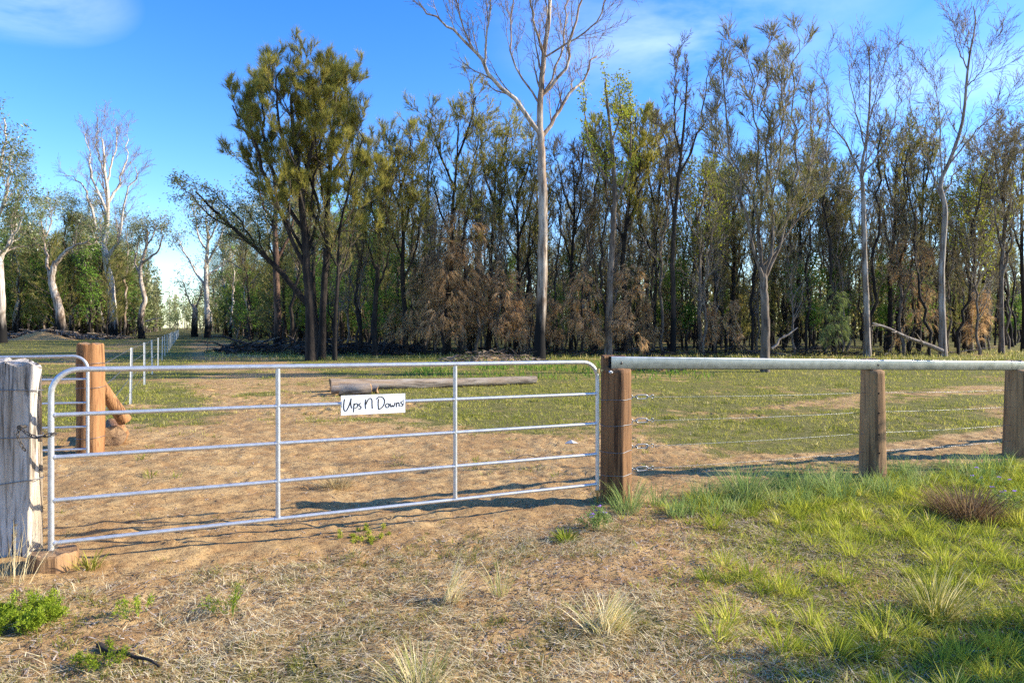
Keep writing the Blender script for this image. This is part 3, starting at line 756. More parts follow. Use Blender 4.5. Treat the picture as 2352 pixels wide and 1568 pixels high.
for i, z in enumerate(lw):
    pts = [np.array([.06, .14, z - bz])] + [np.array([x - bp[0], y - bp[1], zz_ + z - bz - .02]) for x, y, zz_ in pick]
    barbed(lane, pts, names4[i] + ' barbed wire strand of the lane fence',   .12, .0030, seed=20 + i, lim=170)

# short log lying behind the strainer post
def log_obj(name, label, a, b_, r0, r1, seed, mat='wood_log', k=22, n=22, bend=.03, group=None):
    a, b_ = np.asarray(a, float), np.asarray(b_, float); c = (a + b_) / 2; L_ = np.linalg.norm(b_ - a)
    t = thing(name, label, 'log', tuple(c), math.atan2(b_[1] - a[1], b_[0] - a[0]), group)
    tilt = math.atan2(b_[2] - a[2], np.linalg.norm((b_ - a)[:2]))
    th = np.arange(n) * 2 * np.pi / n; V = []
    for i in range(k):
        u = i / (k - 1); x = (u - .5) * L_
        r = (r0 + (r1 - r0) * u) * (1 + .10 * (vnoise(np.cos(th) * 1.5 + 5, np.sin(th) * 1.5 + u * L_ * 1.2, seed) - .5) + .16 * (vnoise(th * 2.2, np.full(n, u * L_ * 2.2), seed + 2) - .5))
        off = bend * math.sin(u * 5 + seed)
        V.append(np.stack([np.full(n, x) + .02 * np.sin(th * 2 + seed) * (i in (0, k - 1)), np.cos(th) * r + off, np.sin(th) * r + off * .3], 1))
    V = np.array(V); idx = np.arange(k * n).reshape(k, n); mb = MB()
    mb.add(V.reshape(-1, 3), np.stack([idx[:-1], idx[1:], np.roll(idx[1:], -1, 1), np.roll(idx[:-1], -1, 1)], -1).reshape(-1, 4), 0, .5, True)
    # object Z runs along the grain in the wood material, so stand the mesh up and lay the object down
    mesh_up = MB()
    W = V.reshape(-1, 3)[:, [1, 2, 0]]; mesh_up.add(W, np.stack([idx[:-1], idx[1:], np.roll(idx[1:], -1, 1), np.roll(idx[:-1], -1, 1)], -1).reshape(-1, 4), 0, .5, True)
    bark = mesh_up.build('log_body', M[mat], t)
    bark.rotation_euler = (math.pi / 2, 0, math.pi / 2)
    for s, nm in ((0, 'sawn_end'), (-1, 'sawn_end')):
        ring = V[s][:, [1, 2, 0]]; cc = np.vstack([ring, ring.mean(0)])
        f = [(i, (i + 1) % n, n) if s else ((i + 1) % n, i, n) for i in range(n)]
        e = MB(); e.add(cc, f); eo = e.build(nm, M['wood_end'], t); eo.rotation_euler = (math.pi / 2, 0, math.pi / 2)
    t.rotation_euler = (0, -tilt, math.atan2(b_[1] - a[1], b_[0] - a[0]))
    return t
def gp(x, y, Z, r=0.0):
    q = px(x, y, Z); q[2] = Gs(q[0], q[1]) + r; return q
log_obj('log', 'short cut log lying behind the orange brown post, sawn round end showing', (-5.0, 8.58, Gs(-5.0, 8.58) + .12), (-5.42, 9.3, Gs(-5.42, 9.3) + .12), .135, .13, 3, 'wood_orange')
log_obj('log', 'long pale weathered log lying in the grass beyond the name sign', gp(758, 900, 16.9, .15), gp(1232, 885, 18.9, .10), .165, .105, 9, k=40, bend=.06)
log_obj('log', 'short split log lying in front of the long log, nearest the sign', gp(779, 905, 15.9, .14), gp(852, 905, 16.0, .14), .145, .14, 14)
log_obj('log', 'short round log tucked between the split log and the long log', gp(764, 903, 16.3, .10), gp(868, 903, 16.4, .10), .11, .10, 17)

# ------------------------------------------------------------------ trees
def tree_rng(seed): return np.random.default_rng(seed)
def finish(root, mb_crown, mats): mb_crown.build('crown', mats, root)
def limbs_from(px_lists, Z, base, k, seed):
    out = []
    rg = tree_rng(seed)
    for pts, dzz in px_lists:
        n = len(pts); P_ = []
        for i, (x, y) in enumerate(pts):
            P_.append(px(x, y, Z + dzz * i / max(n - 1, 1)) - base)
        out.append(spline(P_, k))
    return np.array(out)

def hero(name, label, Z, trunk, r0, r1, limbs, bark, twig, leafmat=None, levels=(), foliage=None, seed=1, dz=0.0, kt=26, cat='tree', trunk_grow=(.45, 1.0), nside=12):
    """trunk / limbs: photograph points at distance Z (limbs drift in depth), levels: grow() settings from the limbs outwards"""
    base = px(trunk[0][0], trunk[0][1], Z); base[2] = Gs(base[0], base[1])
    root = thing(name, label, cat, tuple(base))
    rg = tree_rng(seed)
    tp = [px(x, y, Z + dz * i / (len(trunk) - 1)) - base for i, (x, y) in enumerate(trunk)]
    tp[0] = np.array([0, 0, -.3]) 
    T = spline(tp, kt); u = np.linspace(0, 1, kt)
    R = r1 + (r0 - r1) * (1 - u) ** .9; R[0] *= 1.35; R[1] *= 1.12
    T = T + (rg.random((kt, 3)) - .5) * np.array([1, 1, 0]) * (r0 * .22) * (u[:, None] > .05)
    V, F = tubes(T[None], R[None], nside)
    mb = MB(); mb.add(V, F, 0, .5, True); mb.build('trunk', bark, root)
    ch_P, ch_R = [], []
    for li in limbs:
        pts, dzz, ra, rb = li
        lp = [px(x, y, Z + dzz * i / max(len(pts) - 1, 1)) - base for i, (x, y) in enumerate(pts)]
        j = np.argmin(np.linalg.norm(T - lp[0], axis=1))
        if np.linalg.norm(T[j] - lp[0]) < 1.5: lp[0] = T[j]
        Lp = spline(lp, 14); L0 = np.linalg.norm(Lp[-1] - Lp[0])
        Lp[1:] += rg.normal(size=(13, 3)) * .016 * L0 * np.linspace(.3, 1, 13)[:, None]
        Rr = np.linspace(ra, rb, 14)
        V, F = tubes(Lp[None], Rr[None], 8); m2 = MB(); m2.add(V, F, 0, .5, True); m2.build('limb', bark, root)
        ch_P.append(Lp); ch_R.append(Rr)
    i0, i1 = int(kt * trunk_grow[0]), kt
    if i1 - i0 >= 3 and trunk_grow[0] < 1:
        uu = np.linspace(i0, kt - 1, 14); Tq = np.stack([np.interp(uu, np.arange(kt), T[:, c]) for c in range(3)], 1)
        ch_P.append(Tq); ch_R.append(np.interp(uu, np.arange(kt), R))
    P_, R_ = np.array(ch_P), np.array(ch_R)
    crown = MB(); lastP = P_
    for li, lv in enumerate(levels):
        P_, R_ = grow(P_, R_, rng=rg, **lv); R_ = np.maximum(R_, lv.get('rr', .5) * 0 + (.004 + .00012 * Z))
        V, F = tubes(P_, R_, 4 if li == 0 else 3); crown.add(V, F, 0, .5, True); lastP = P_
    if foliage: foliage(crown, lastP, rg)
    crown.build('crown', [twig, leafmat or twig], root)
    return root
def lv(m, L, ang, up=.1, wob=.12, k=6, rr=.5, t0=.15, t1=1.0, fade=.4, taper=.3): return dict(m=m, t0=t0, t1=t1, L=L, ang=ang, up=up, wob=wob, k=k, rr=rr, fade=fade, taper=taper)

dead_lv = [lv(11, 2.6, .55, .10, .13, 8, .42), lv(6, 1.25, .55, .08, .14, 6, .5), lv(5, .6, .6, .05, .16, 4, .55)]
fol_sheoak = lambda per, L=.34, w=.022, sp=.5, dr=.05: (lambda mb, C, rg: needles(mb, C, per, L, w, sp, dr, rng=rg))
fol_gum = lambda per, L=.17, w=.055, hang=.5, off=.10: (lambda mb, C, rg: leaves(mb, C, per, L, w, hang, rng=rg, off=off))

# -- the tall bare gum in the middle
hero('dead_gum_tree', 'tallest bare gum with cream trunk forking into three limbs, blackened at its foot', 33.0,
     [(1238, 826), (1243, 700), (1247, 560), (1246, 430), (1243, 340), (1241, 300), (1242, 235), (1247, 150), (1259, 60), (1263, -20), (1262, -110)], .27, .05,
     [([(1241, 305), (1212, 268), (1160, 205), (1112, 150), (1085, 112), (1040, 62), (1000, 42), (948, 14)], -1.5, .13, .03),
      ([(1112, 150), (1118, 80), (1128, 10), (1132, -60)], -.6, .06, .02),
      ([(1185, 232), (1180, 150), (1172, 80), (1180, -10), (1188, -70)], .8, .055, .02),
      ([(1085, 112), (1060, 50), (1045, -10), (1030, -60)], -1.5, .05, .02),
      ([(1241, 318), (1268, 285), (1300, 228), (1338, 182), (1372, 124)], 1.2, .12, .035),
      ([(1296, 232), (1302, 150), (1318, 60), (1345, -20), (1380, -90)], -.7, .085, .025),
      ([(1255, 250), (1290, 120), (1300, 20), (1310, -60)], 1.8, .06, .02),
      ([(1316, 130), (1350, 70), (1385, 20), (1400, -30)], -1.0, .05, .02),
      ([(1250, 130), (1230, 60), (1215, -20), (1205, -90)], -1.2, .07, .02)],
     M['bark_gum'], M['twig_pale'], levels=[lv(10, 2.3, .5, .12, .12, 8, .40), lv(6, 1.1, .5, .10, .14, 6, .5), lv(4, .5, .6, .05, .16, 4, .55)], seed=11, kt=40, trunk_grow=(.55, 1.0), nside=14)

# -- the big sheoak left of centre: two stems under one brushy crown
sheoak_big = [lv(9, 2.5, .78, .14, .11, 8, .45, .12, 1, .68), lv(6, 1.1, .68, .18, .12, 6, .5, .25, 1, .5), lv(7, .50, .6, .25, .1, 4, .6, .40)]
hero('sheoak_tree', 'big olive sheoak with the tall rounded brushy crown beside the lane', 32.0,
     [(715, 828), (712, 720), (706, 640), (700, 540), (690, 430), (676, 330), (671, 270), (668, 215)], .25, .05,
     [([(705, 620), (655, 520), (610, 400), (575, 300), (535, 250)], -1.2, .11, .03),
      ([(700, 540), (640, 430), (610, 310), (600, 240), (615, 185)], 1.5, .10, .03),
      ([(690, 430), (720, 320), (725, 230), (708, 172)], -1.5, .09, .03),
      ([(700, 560), (690, 420), (650, 300), (640, 220), (650, 165)], -2.5, .09, .03),
      ([(702, 600), (735, 480), (700, 380), (690, 260)], 2.2, .09, .03),
      ([(703, 590), (640, 470), (600, 380), (570, 300)], 1.0, .08, .025)],
     M['bark_dark'], M['twig_dark'], M['needle'], sheoak_big, fol_sheoak(25, .33, .015, .75, -.06), seed=21, trunk_grow=(.50, 1.0))
hero('sheoak_tree', 'leaning second stem sheoak filling the right flank of the big olive crown', 33.0,
     [(738, 800), (742, 700), (748, 600), (752, 480), (760, 360), (768, 270), (772, 190)], .19, .04,
     [([(748, 600), (790, 480), (815, 380), (825, 300)], -1.0, .08, .025),
      ([(752, 480), (735, 380), (742, 290), (748, 215)], 1.5, .08, .025),
      ([(755, 420), (800, 330), (803, 250), (795, 195)], 1.0, .08, .025),
      ([(747, 560), (800, 500), (832, 430), (838, 360)], 1.8, .07, .02),
      ([(750, 540), (715, 470), (730, 360), (720, 250)], -1.8, .07, .02)],
     M['bark_dark'], M['twig_dark'], M['needle'], sheoak_big, fol_sheoak(25, .33, .015, .75, -.06), seed=22, trunk_grow=(.55, 1.0))
# -- limb leaning over the lane
hero('leaning_gum_tree', 'dark gum leaning low over the lane with leafy drooping clumps', 36.0,
     [(735, 792), (716, 720), (690, 680), (640, 620), (590, 572), (540, 528), (490, 482), (450, 440)], .20, .04,
     [([(590, 572), (560, 520), (520, 470), (470, 425)], .8, .06, .02), ([(640, 620), (600, 570), (590, 520), (560, 480)], -1.0, .06, .02),
      ([(540, 528), (490, 500), (440, 450), (412, 428)], -.6, .05, .02), ([(640, 625), (620, 560), (625, 520), (640, 480)], .8, .05, .02)],
     M['bark_dark'], M['twig_dark'], M['gum_leaf'], [lv(9, 1.3, .8, .05, .12, 6, .45), lv(5, .7, .7, .0, .14, 5, .5)], fol_gum(22, .15, .05, .5, .14), seed=23, trunk_grow=(.55, 1.0))
hero('gum_tree', 'gum with a reddish peeling trunk standing between the lane and the big sheoak', 52.0,
     [(638, 796), (637, 700), (634, 600), (632, 520), (634, 460), (628, 400)], .30, .10,
     [([(634, 600), (665, 540), (680, 470), (690, 410)], 1.5, .13, .04), ([(632, 520), (600, 460), (590, 400), (560, 355)], -1.5, .12, .03), ([(633, 480), (650, 420), (640, 360)], 1, .1, .03)],
     M['bark_red'], M['twig_dark'], M['gum_leaf'], [lv(8, 2.4, .7, .08, .12, 6, .45), lv(6, 1.1, .7, .02, .14, 5, .5)], fol_gum(16, .22, .075, .4, .2), seed=24)
hero('sheoak_tree', 'thin dark stemmed sheoak just right of the big sheoak trunk', 32.5, [(768, 826), (770, 740), (775, 650), (778, 560), (790, 470)], .12, .03,
     [([(775, 650), (800, 580), (815, 520)], 1, .05, .02), ([(776, 610), (750, 560), (745, 500)], -1, .05, .02)],
     M['bark_dark'], M['twig_dark'], M['needle_dark'], [lv(7, 1.4, .7, .12, .1, 6, .45), lv(6, .7, .6, .1, .12, 5, .5)], fol_sheoak(16), seed=25)

# -- tree with lime epicormic leaves
hero('gum_tree', 'upright gum hung with yellow green leaf clumps right of the tallest bare gum', 36.0,
     [(1396, 812), (1400, 700), (1404, 600), (1410, 500), (1412, 420), (1405, 330), (1395, 240), (1390, 190)], .20, .04,
     [([(1410, 480), (1440, 400), (1450, 300), (1445, 220)], -1, .08, .025), ([(1410, 450), (1375, 380), (1350, 300), (1345, 225)], 1, .08, .025), ([(1405, 330), (1425, 260), (1420, 195)], -1, .06, .02)],
     M['bark_grey'], M['twig_grey'], M['lime_leaf'], [lv(9, 1.2, .6, .15, .1, 6, .45), lv(5, .5, .7, .1, .14, 4, .5)], fol_gum(11, .16, .08, .2, .12), seed=31)
hero('sheoak_tree', 'olive sheoak rising behind the gum with yellow green leaves', 40.0,
     [(1432, 806), (1436, 700), (1430, 600), (1440, 500), (1452, 400), (1450, 300)], .18, .04,
     [([(1440, 520), (1475, 430), (1490, 350), (1480, 280)], 1, .08, .02), ([(1436, 560), (1400, 470), (1390, 380), (1380, 300)], 1, .08, .02), ([(1445, 450), (1470, 380), (1465, 260)], -1, .07, .02)],
     M['bark_dark'], M['twig_dark'], M['needle'], [lv(10, 1.9, .6, .12, .1, 7, .45), lv(6, .95, .6, .12, .12, 5, .5), lv(5, .5, .5, .15, .1, 4, .6)], fol_sheoak(15, .36, .028), seed=32)
hero('sparse_tree', 'sparse dark stemmed tree with thin upswept twigs above the fence rail', 37.5,
     [(1545, 816), (1547, 700), (1545, 600), (1550, 500), (1560, 400), (1568, 320), (1575, 230), (1580, 150)], .16, .03,
     [([(1550, 520), (1540, 420), (1530, 330), (1515, 260)], 1, .07, .015), ([(1560, 400), (1600, 320), (1620, 230), (1632, 150)], -1, .07, .015), ([(1563, 370), (1550, 280), (1548, 190), (1555, 120)], 1.2, .06, .015)],
     M['bark_char'], M['twig_dark'], M['scorched_thin'], [lv(10, 1.6, .55, .12, .12, 7, .45), lv(6, .8, .55, .1, .14, 5, .5), lv(4, .4, .6, .1, .15, 4, .6)], fol_sheoak(3, .2, .03), seed=33)
# -- multi stemmed tree, nearest of the bush
hero('multi_stem_tree', 'multi stemmed brown tree rising from one foot below the middle of the fence rail', 23.8,
     [(1757, 862), (1757, 790), (1757, 720), (1754, 660), (1750, 610)], .17, .11,
     [([(1754, 660), (1740, 590), (1712, 480), (1690, 380), (1672, 280), (1664, 200), (1668, 110)], -.8, .062, .012),
      ([(1754, 650), (1742, 540), (1745, 430), (1738, 310), (1728, 200), (1722, 110)], .8, .058, .012),
      ([(1756, 660), (1770, 560), (1772, 430), (1760, 300), (1752, 180), (1760, 80)], -.5, .058, .012),
      ([(1758, 650), (1800, 540), (1822, 420), (1830, 300), (1826, 180), (1835, 80)], .9, .058, .012),
      ([(1790, 560), (1840, 490), (1862, 400), (1868, 300), (1880, 200)], 1.4, .038, .010),
      ([(1750, 560), (1735, 470), (1700, 420), (1655, 330), (1650, 240)], 1.0, .034, .010),
      ([(1765, 480), (1790, 380), (1795, 260), (1792, 150)], -1.2, .038, .010)],
     M['bark_grey'], M['twig_grey'], M['needle_dark'], [lv(13, 1.3, .48, .11, .12, 7, .42, .15, 1, .65), lv(7, .7, .45, .1, .13, 5, .5), lv(5, .4, .55, .08, .15, 4, .6)], fol_sheoak(7, .26, .012, .4, -.05), seed=41, trunk_grow=(1.0, 1.0))
hero('dead_tree', 'bare grey tree with a straight trunk and fanned dead limbs above the second round post', 37.0,
     [(1992, 814), (1990, 700), (1986, 600), (1984, 500), (1982, 430), (1978, 395), (1990, 320), (1998, 220), (1996, 110)], .17, .022,
     [([(1980, 400), (1950, 340), (1915, 290), (1900, 220), (1890, 140)], 1, .058, .010), ([(1982, 405), (2020, 350), (2050, 290), (2065, 210), (2070, 130)], -1, .058, .010),
      ([(1990, 330), (1965, 250), (1952, 180), (1945, 120)], 1, .042, .009), ([(1994, 290), (2015, 210), (2030, 140)], -1, .036, .008), ([(1984, 470), (1950, 440), (1910, 420), (1895, 360)], -1, .036, .008)],
     M['bark_pale'], M['twig_grey'], levels=dead_lv[:1] + [lv(6, 1.0, .5, .1, .13, 6, .5), lv(4, .5, .6, .05, .15, 4, .55)], seed=42)
hero('dead_tree', 'bare tree with a whitish trunk reaching highest at the right of the bush', 37.0,
     [(2166, 815), (2164, 720), (2163, 620), (2168, 520), (2170, 470), (2160, 420), (2190, 350), (2215, 260), (2222, 160), (2240, 60), (2236, 15)], .18, .02,
     [([(2165, 470), (2140, 400), (2115, 330), (2100, 260), (2085, 180)], 1, .055, .010), ([(2185, 370), (2235, 310), (2290, 260), (2340, 190)], -1, .046, .009),
      ([(2170, 440), (2200, 390), (2240, 370), (2290, 310)], 1, .046, .009), ([(2218, 220), (2255, 160), (2280, 90)], -1, .036, .008), ([(2150, 410), (2160, 300), (2150, 220), (2140, 160)], -1.5, .042, .009), ([(2220, 180), (2200, 110), (2190, 50)], 1, .04, .01)],
     M['bark_pale'], M['twig_grey'], levels=dead_lv[:1] + [lv(6, 1.0, .55, .08, .14, 6, .5), lv(4, .5, .6, .05, .15, 4, .55)], seed=43)

# -- left of the lane
hero('dead_gum_tree', 'big white bare gum with a blackened foot standing left of the lane fence', 92.0,
     [(258, 776), (257, 700), (251, 640), (244, 590), (238, 565), (246, 520), (248, 450), (240, 390), (236, 320)], .60, .10,
     [([(240, 575), (236, 540), (222, 520), (205, 460), (180, 420), (155, 405)], 2, .28, .05), ([(252, 600), (262, 570), (275, 545), (285, 480), (305, 420), (318, 385)], -2, .26, .05),
      ([(248, 470), (270, 430), (290, 370), (296, 310)], 3, .2, .04), ([(246, 480), (220, 430), (205, 370), (195, 310)], -3, .2, .04), ([(243, 420), (262, 350), (265, 290)], 2, .15, .03), ([(240, 400), (222, 340), (224, 285)], 2, .15, .03)],
     M['bark_white'], M['twig_pale'], levels=[lv(9, 4.2, .5, .12, .12, 7, .42), lv(6, 2.0, .5, .1, .13, 5, .5), lv(4, 1.0, .55, .06, .15, 4, .6)], seed=51)
hero('broken_gum_tree', 'pale leaning broken gum with two snapped limbs and small leaf tufts', 86.0,
     [(146, 774), (138, 720), (125, 670), (118, 640), (128, 600)], .55, .30,
     [([(120, 650), (112, 620), (105, 580), (102, 545), (90, 500)], 1.5, .25, .06), ([(128, 610), (150, 580), (170, 565), (195, 555), (205, 530)], -1, .28, .05), ([(102, 550), (118, 510), (110, 480)], 1, .1, .04), ([(195, 555), (215, 560), (228, 540)], 1, .1, .04)],
     M['bark_gum'], M['twig_pale'], M['gum_leaf'], [lv(6, 3.4, .6, .05, .14, 6, .4, .4), lv(6, 1.6, .6, .0, .14, 5, .5)], fol_gum(9, .32, .12, .4, .35), seed=52, trunk_grow=(1.0, 1.0))
hero('gum_tree', 'twisted thin gum with leaf tufts on two bare stems beside the lane fence', 92.0,
     [(326, 772), (322, 730), (332, 690), (326, 660), (322, 620), (335, 570), (340, 530)], .40, .12,
     [([(326, 640), (310, 600), (318, 560), (328, 515)], 1, .16, .05), ([(330, 600), (360, 580), (372, 545), (370, 520)], -1, .16, .05), ([(335, 570), (352, 540), (360, 515)], 1, .12, .05)],
     M['bark_gum'], M['twig_pale'], M['gum_leaf_pale'], [lv(6, 2.6, .6, .05, .14, 6, .4, .4), lv(6, 1.5, .6, .0, .14, 5, .5)], fol_gum(12, .32, .12, .4, .35), seed=53, trunk_grow=(.7, 1.0))
hero('gum_tree', 'slender white trunked gum with an airy crown at the right edge of the lane', 95.0,
     [(477, 774), (476, 720), (474, 660), (474, 600), (478, 550), (472, 500)], .42, .12,
     [([(474, 660), (440, 610), (420, 570), (408, 545)], 1.5, .18, .05), ([(474, 610), (500, 560), (520, 520), (545, 505)], -1.5, .18, .05), ([(476, 580), (455, 540), (450, 500), (440, 480)], 2, .15, .05), ([(477, 560), (495, 520), (500, 485)], -2, .14, .05), ([(475, 640), (520, 600), (555, 560)], 2, .14, .05)],
     M['bark_white'], M['twig_pale'], M['gum_leaf_pale'], [lv(8, 3.6, .65, .06, .12, 6, .4), lv(6, 1.7, .7, .0, .14, 5, .5)], fol_gum(10, .32, .11, .5, .4), seed=54)
hero('gum_tree', 'leafy gum with reddish green crown cut by the picture edge left of the lane', 66.0,
     [(4, 780), (2, 700), (0, 620), (-12, 540), (-20, 460), (-30, 380)], .42, .15,
     [([(0, 600), (20, 560), (35, 520), (45, 470)], 1, .2, .05), ([(-14, 520), (10, 460), (20, 400), (30, 350)], -1, .2, .05), ([(-20, 460), (0, 380), (12, 320), (14, 270)], 2, .18, .05), ([(-14, 530), (-60, 470), (-90, 390)], 2, .2, .05), ([(-20, 450), (-50, 360), (-60, 280)], -2, .18, .05), ([(0, 590), (30, 550), (60, 470)], -2, .14, .04)],
     M['bark_white'], M['twig_pale'], M['gum_leaf'], [lv(9, 3.2, .65, .05, .12, 6, .4), lv(6, 1.6, .7, .0, .14, 5, .5)], fol_gum(14, .30, .11, .5, .32), seed=55)
hero('broken_gum_tree', 'short snapped gum trunk sprouting twigs at the end of the lane', 105.0,
     [(447, 768), (446, 740), (448, 715), (444, 700)], .5, .3, [([(446, 715), (430, 680), (418, 640)], 1, .15, .05), ([(446, 710), (460, 680), (465, 650)], 1, .15, .05)],
     M['bark_gum'], M['twig_pale'], M['gum_leaf_pale'], [lv(8, 3.0, .7, .06, .14, 6, .45), lv(6, 1.5, .7, .0, .14, 5, .5)], fol_gum(10, .32, .11, .4, .35), seed=56, trunk_grow=(1., 1.))

# -- individual sheoaks along the edge of the bush, each with its own shape
edge = [  # x, base y, top y, Z, lean px, width factor, leaf material, bark, label
 (862, 812, 392, 37, 12, .9, 'needle_dark', 'bark_dark', 'dark stemmed sheoak with a thin purplish crown right of the big sheoak'),
 (932, 806, 330, 38, -18, 1.0, 'needle', 'bark_dark', 'sheoak with wispy reddish twig tips between big sheoak and brown saplings'),
 (1030, 806, 236, 39, 22, 1.35, 'needle', 'bark_dark', 'broad spiky topped olive sheoak behind the tall brown sapling'),
 (1120, 808, 300, 41, 20, 1.1, 'needle', 'bark_dark', 'olive sheoak just left of the tallest bare gum'),
 (1185, 806, 345, 44, 6, 1.0, 'needle_dark', 'bark_dark', 'dim olive sheoak behind the tallest bare gum trunk'),
 (1310, 806, 345, 42, 8, .8, 'scorched_thin', 'bark_dark', 'brown tinged bare sheoak right of the tallest bare gum trunk'),
 (1500, 808, 330, 43, 12, .9, 'needle', 'bark_dark', 'olive sheoak between the yellow green gum and the sparse tree'),
 (1610, 812, 420, 40, -12, .9, 'lime_leaf', 'bark_grey', 'small pale stemmed tree flecked with bright green behind the rail'),
 (1680, 806, 400, 46, 8, 1.1, 'needle_dark', 'bark_dark', 'dark sheoak behind the left stems of the multi stemmed tree'),
 (1830, 810, 380, 44, 14, 1.1, 'needle_dark', 'bark_dark', 'dark sheoak behind the right stems of the multi stemmed tree'),
 (1915, 812, 400, 42, -20, .9, 'needle_dark', 'bark_char', 'leaning charred sheoak left of the straight bare grey tree'),
 (2040, 808, 305, 43, 22, 1.0, 'needle', 'bark_dark', 'olive sheoak right of the straight bare grey tree'),
 (2110, 812, 330, 45, 10, 1.0, 'needle_dark', 'bark_dark', 'dim sheoak between the two bare trees on the right'),
 (2230, 812, 400, 42, 16, 1.0, 'lime_leaf', 'bark_grey', 'grey stemmed tree with yellowish leaves right of the whitish bare tree'),
 (2300, 814, 300, 40, 10, .9, 'scorched_thin', 'bark_grey', 'twiggy grey tree near the far end of the fence rail'),
 (2350, 812, 300, 44, 0, 1.0, 'needle_dark', 'bark_dark', 'sheoak cut by the picture edge above the third post'),
]
for i, (x, by, ty, Z, ln, wf, lm, bk, lab) in enumerate(edge):
    rg = random.Random(100 + i); H = by - ty
    tr = [(x, by)] + [(x + ln * (k / 5) ** 1.3 + rg.uniform(-4, 4), by - H * .92 * k / 5) for k in range(1, 6)]
    lb = []
    for k in range(5):
        f = .34 + .11 * k; sx = x + ln * f; sgn = -1 if k % 2 else 1; w = wf * rg.uniform(26, 52)
        y0 = by - H * f
        lb.append(([(sx, y0), (sx + sgn * w * .55, y0 - H * .12), (sx + sgn * w * .85, y0 - H * .24), (sx + sgn * w * rg.uniform(.8, 1.1), max(y0 - H * .36, ty + rg.uniform(0, 40)))], rg.uniform(-1.8, 1.8), .07, .018))
    lime = lm == 'lime_leaf'
    hero({'needle': 'sheoak_tree', 'needle_dark': 'sheoak_tree', 'lime_leaf': 'green_leaved_tree', 'scorched_thin': 'bare_twig_tree'}[lm], lab, float(Z), tr, rg.uniform(.12, .18), .03, lb,
         M[bk], M['twig_grey'] if bk == 'bark_grey' else M['twig_dark'], M[lm], [lv(8, 1.9, .6, .13, .11, 6, .45), lv(6, .95, .6, .10, .13, 5, .5), lv(4, .5, .5, .12, .12, 4, .6)],
         fol_gum(3, .16, .08, .2, .15) if lime else fol_sheoak(5 if lm == 'scorched_thin' else 9, .34, .024, .6, -.03), seed=200 + i)

# -- templates for the crowd of trees deeper in the bush, copied with shared meshes
def template(kind, seed):
    rg = tree_rng(seed)
    if kind == 'sheoak':
        H, r0 = rg.uniform(10.5, 13.5), rg.uniform(.10, .17); bark, twig = M['bark_dark'], M['twig_dark']; lm = M['needle_dark'] if seed % 2 else M['needle']
    elif kind == 'gum':
        H, r0 = rg.uniform(17, 24), rg.uniform(.22, .36); bark, twig = M['bark_white'] if seed % 2 else M['bark_gum'], M['twig_pale']; lm = M['gum_leaf_pale'] if seed % 3 else M['gum_leaf']
    elif kind == 'stem':
        H, r0 = rg.uniform(7, 12), rg.uniform(.045, .085); bark, twig = (M['bark_grey'], M['twig_grey']) if seed % 2 else (M['bark_dark'], M['twig_dark']); lm = M['scorched_thin']
    elif kind == 'brown':
        H, r0 = rg.uniform(3.0, 5.0), rg.uniform(.035, .055); bark, twig = M['bark_dark'], M['twig_dark']; lm = M['scorched']
    elif kind == 'under':
        H, r0 = rg.uniform(4.5, 7), rg.uniform(.05, .08); bark, twig = M['bark_dark'], M['twig_dark']; lm = M['green_leaf'] if seed % 3 == 0 else M['needle_dark']
    k = 18; u = np.linspace(0, 1, k)
    T = np.zeros((k, 3)); T[:, 2] = u * H; T[0, 2] = -.3
    T[:, :2] = np.cumsum(rg.normal(size=(k, 2)) * H * .011, axis=0); T[:, 0] += rg.uniform(-.09, .09) * H * u ** 1.4; T[:, :2] -= T[0, :2]
    R = r0 * (1 - u) ** .8 + .02
    root = bpy.data.objects.new('x', None); COL.objects.link(root)
    V, F = tubes(T[None], R[None], 7); mb = MB(); mb.add(V, F, 0, .5, True); mb.build('trunk', bark, root)
    crown = MB()
    cfg = {'sheoak': [lv(20, 2.4, .65, .14, .10, 6, .5, .38, 1, .55), lv(6, 1.15, .62, .12, .12, 5, .5), lv(4, .6, .55, .15, .12, 4, .6, .3)],
           'gum': [lv(12, 5.5, .60, .10, .11, 8, .5, .38, 1, .5), lv(6, 2.4, .6, .05, .13, 6, .5, .3), lv(5, 1.2, .65, .0, .14, 5, .5)],
           'stem': [lv(14, 2.0, .5, .12, .14, 7, .5, .25, 1, .4), lv(6, .9, .6, .08, .15, 5, .5), lv(4, .45, .6, .05, .15, 3, .6)],
           'brown': [lv(15, 1.15, .8, .10, .12, 6, .5, .10, 1, .6), lv(5, .6, .7, -.10, .16, 5, .5), lv(4, .40, .7, -.25, .15, 4, .6)],
           'under': [lv(20, 1.6, .8, .08, .12, 6, .5, .12, 1, .55), lv(6, .8, .6, .05, .12, 5, .5)]}[kind]
    P_, R_ = T[None], R[None]
    for i, c in enumerate(cfg):
        P_, R_ = grow(P_, R_, rng=rg, **c); R_ = np.maximum(R_, .007); V, F = tubes(P_, R_, 4 if i == 0 else 3); crown.add(V, F, 0, .5, True)
    if kind == 'sheoak': needles(crown, P_, 7, .36, .020, .6, .0, rng=rg)
    elif kind == 'gum': leaves(crown, P_, 14, .27, .09, .5, rng=rg, off=.28)
    elif kind == 'stem': needles(crown, P_, 2, .28, .03, .5, .1, rng=rg)
    elif kind == 'brown': needles(crown, P_, 13, .42, .013, .5, .9, rng=rg)
    elif kind == 'under':
        if seed % 3 == 0: leaves(crown, P_, 16, .16, .07, .3, rng=rg, off=.15)
        else: needles(crown, P_, 22, .36, .026, .5, .05, rng=rg)
    crown.build('crown', [twig, lm], root)
    return root
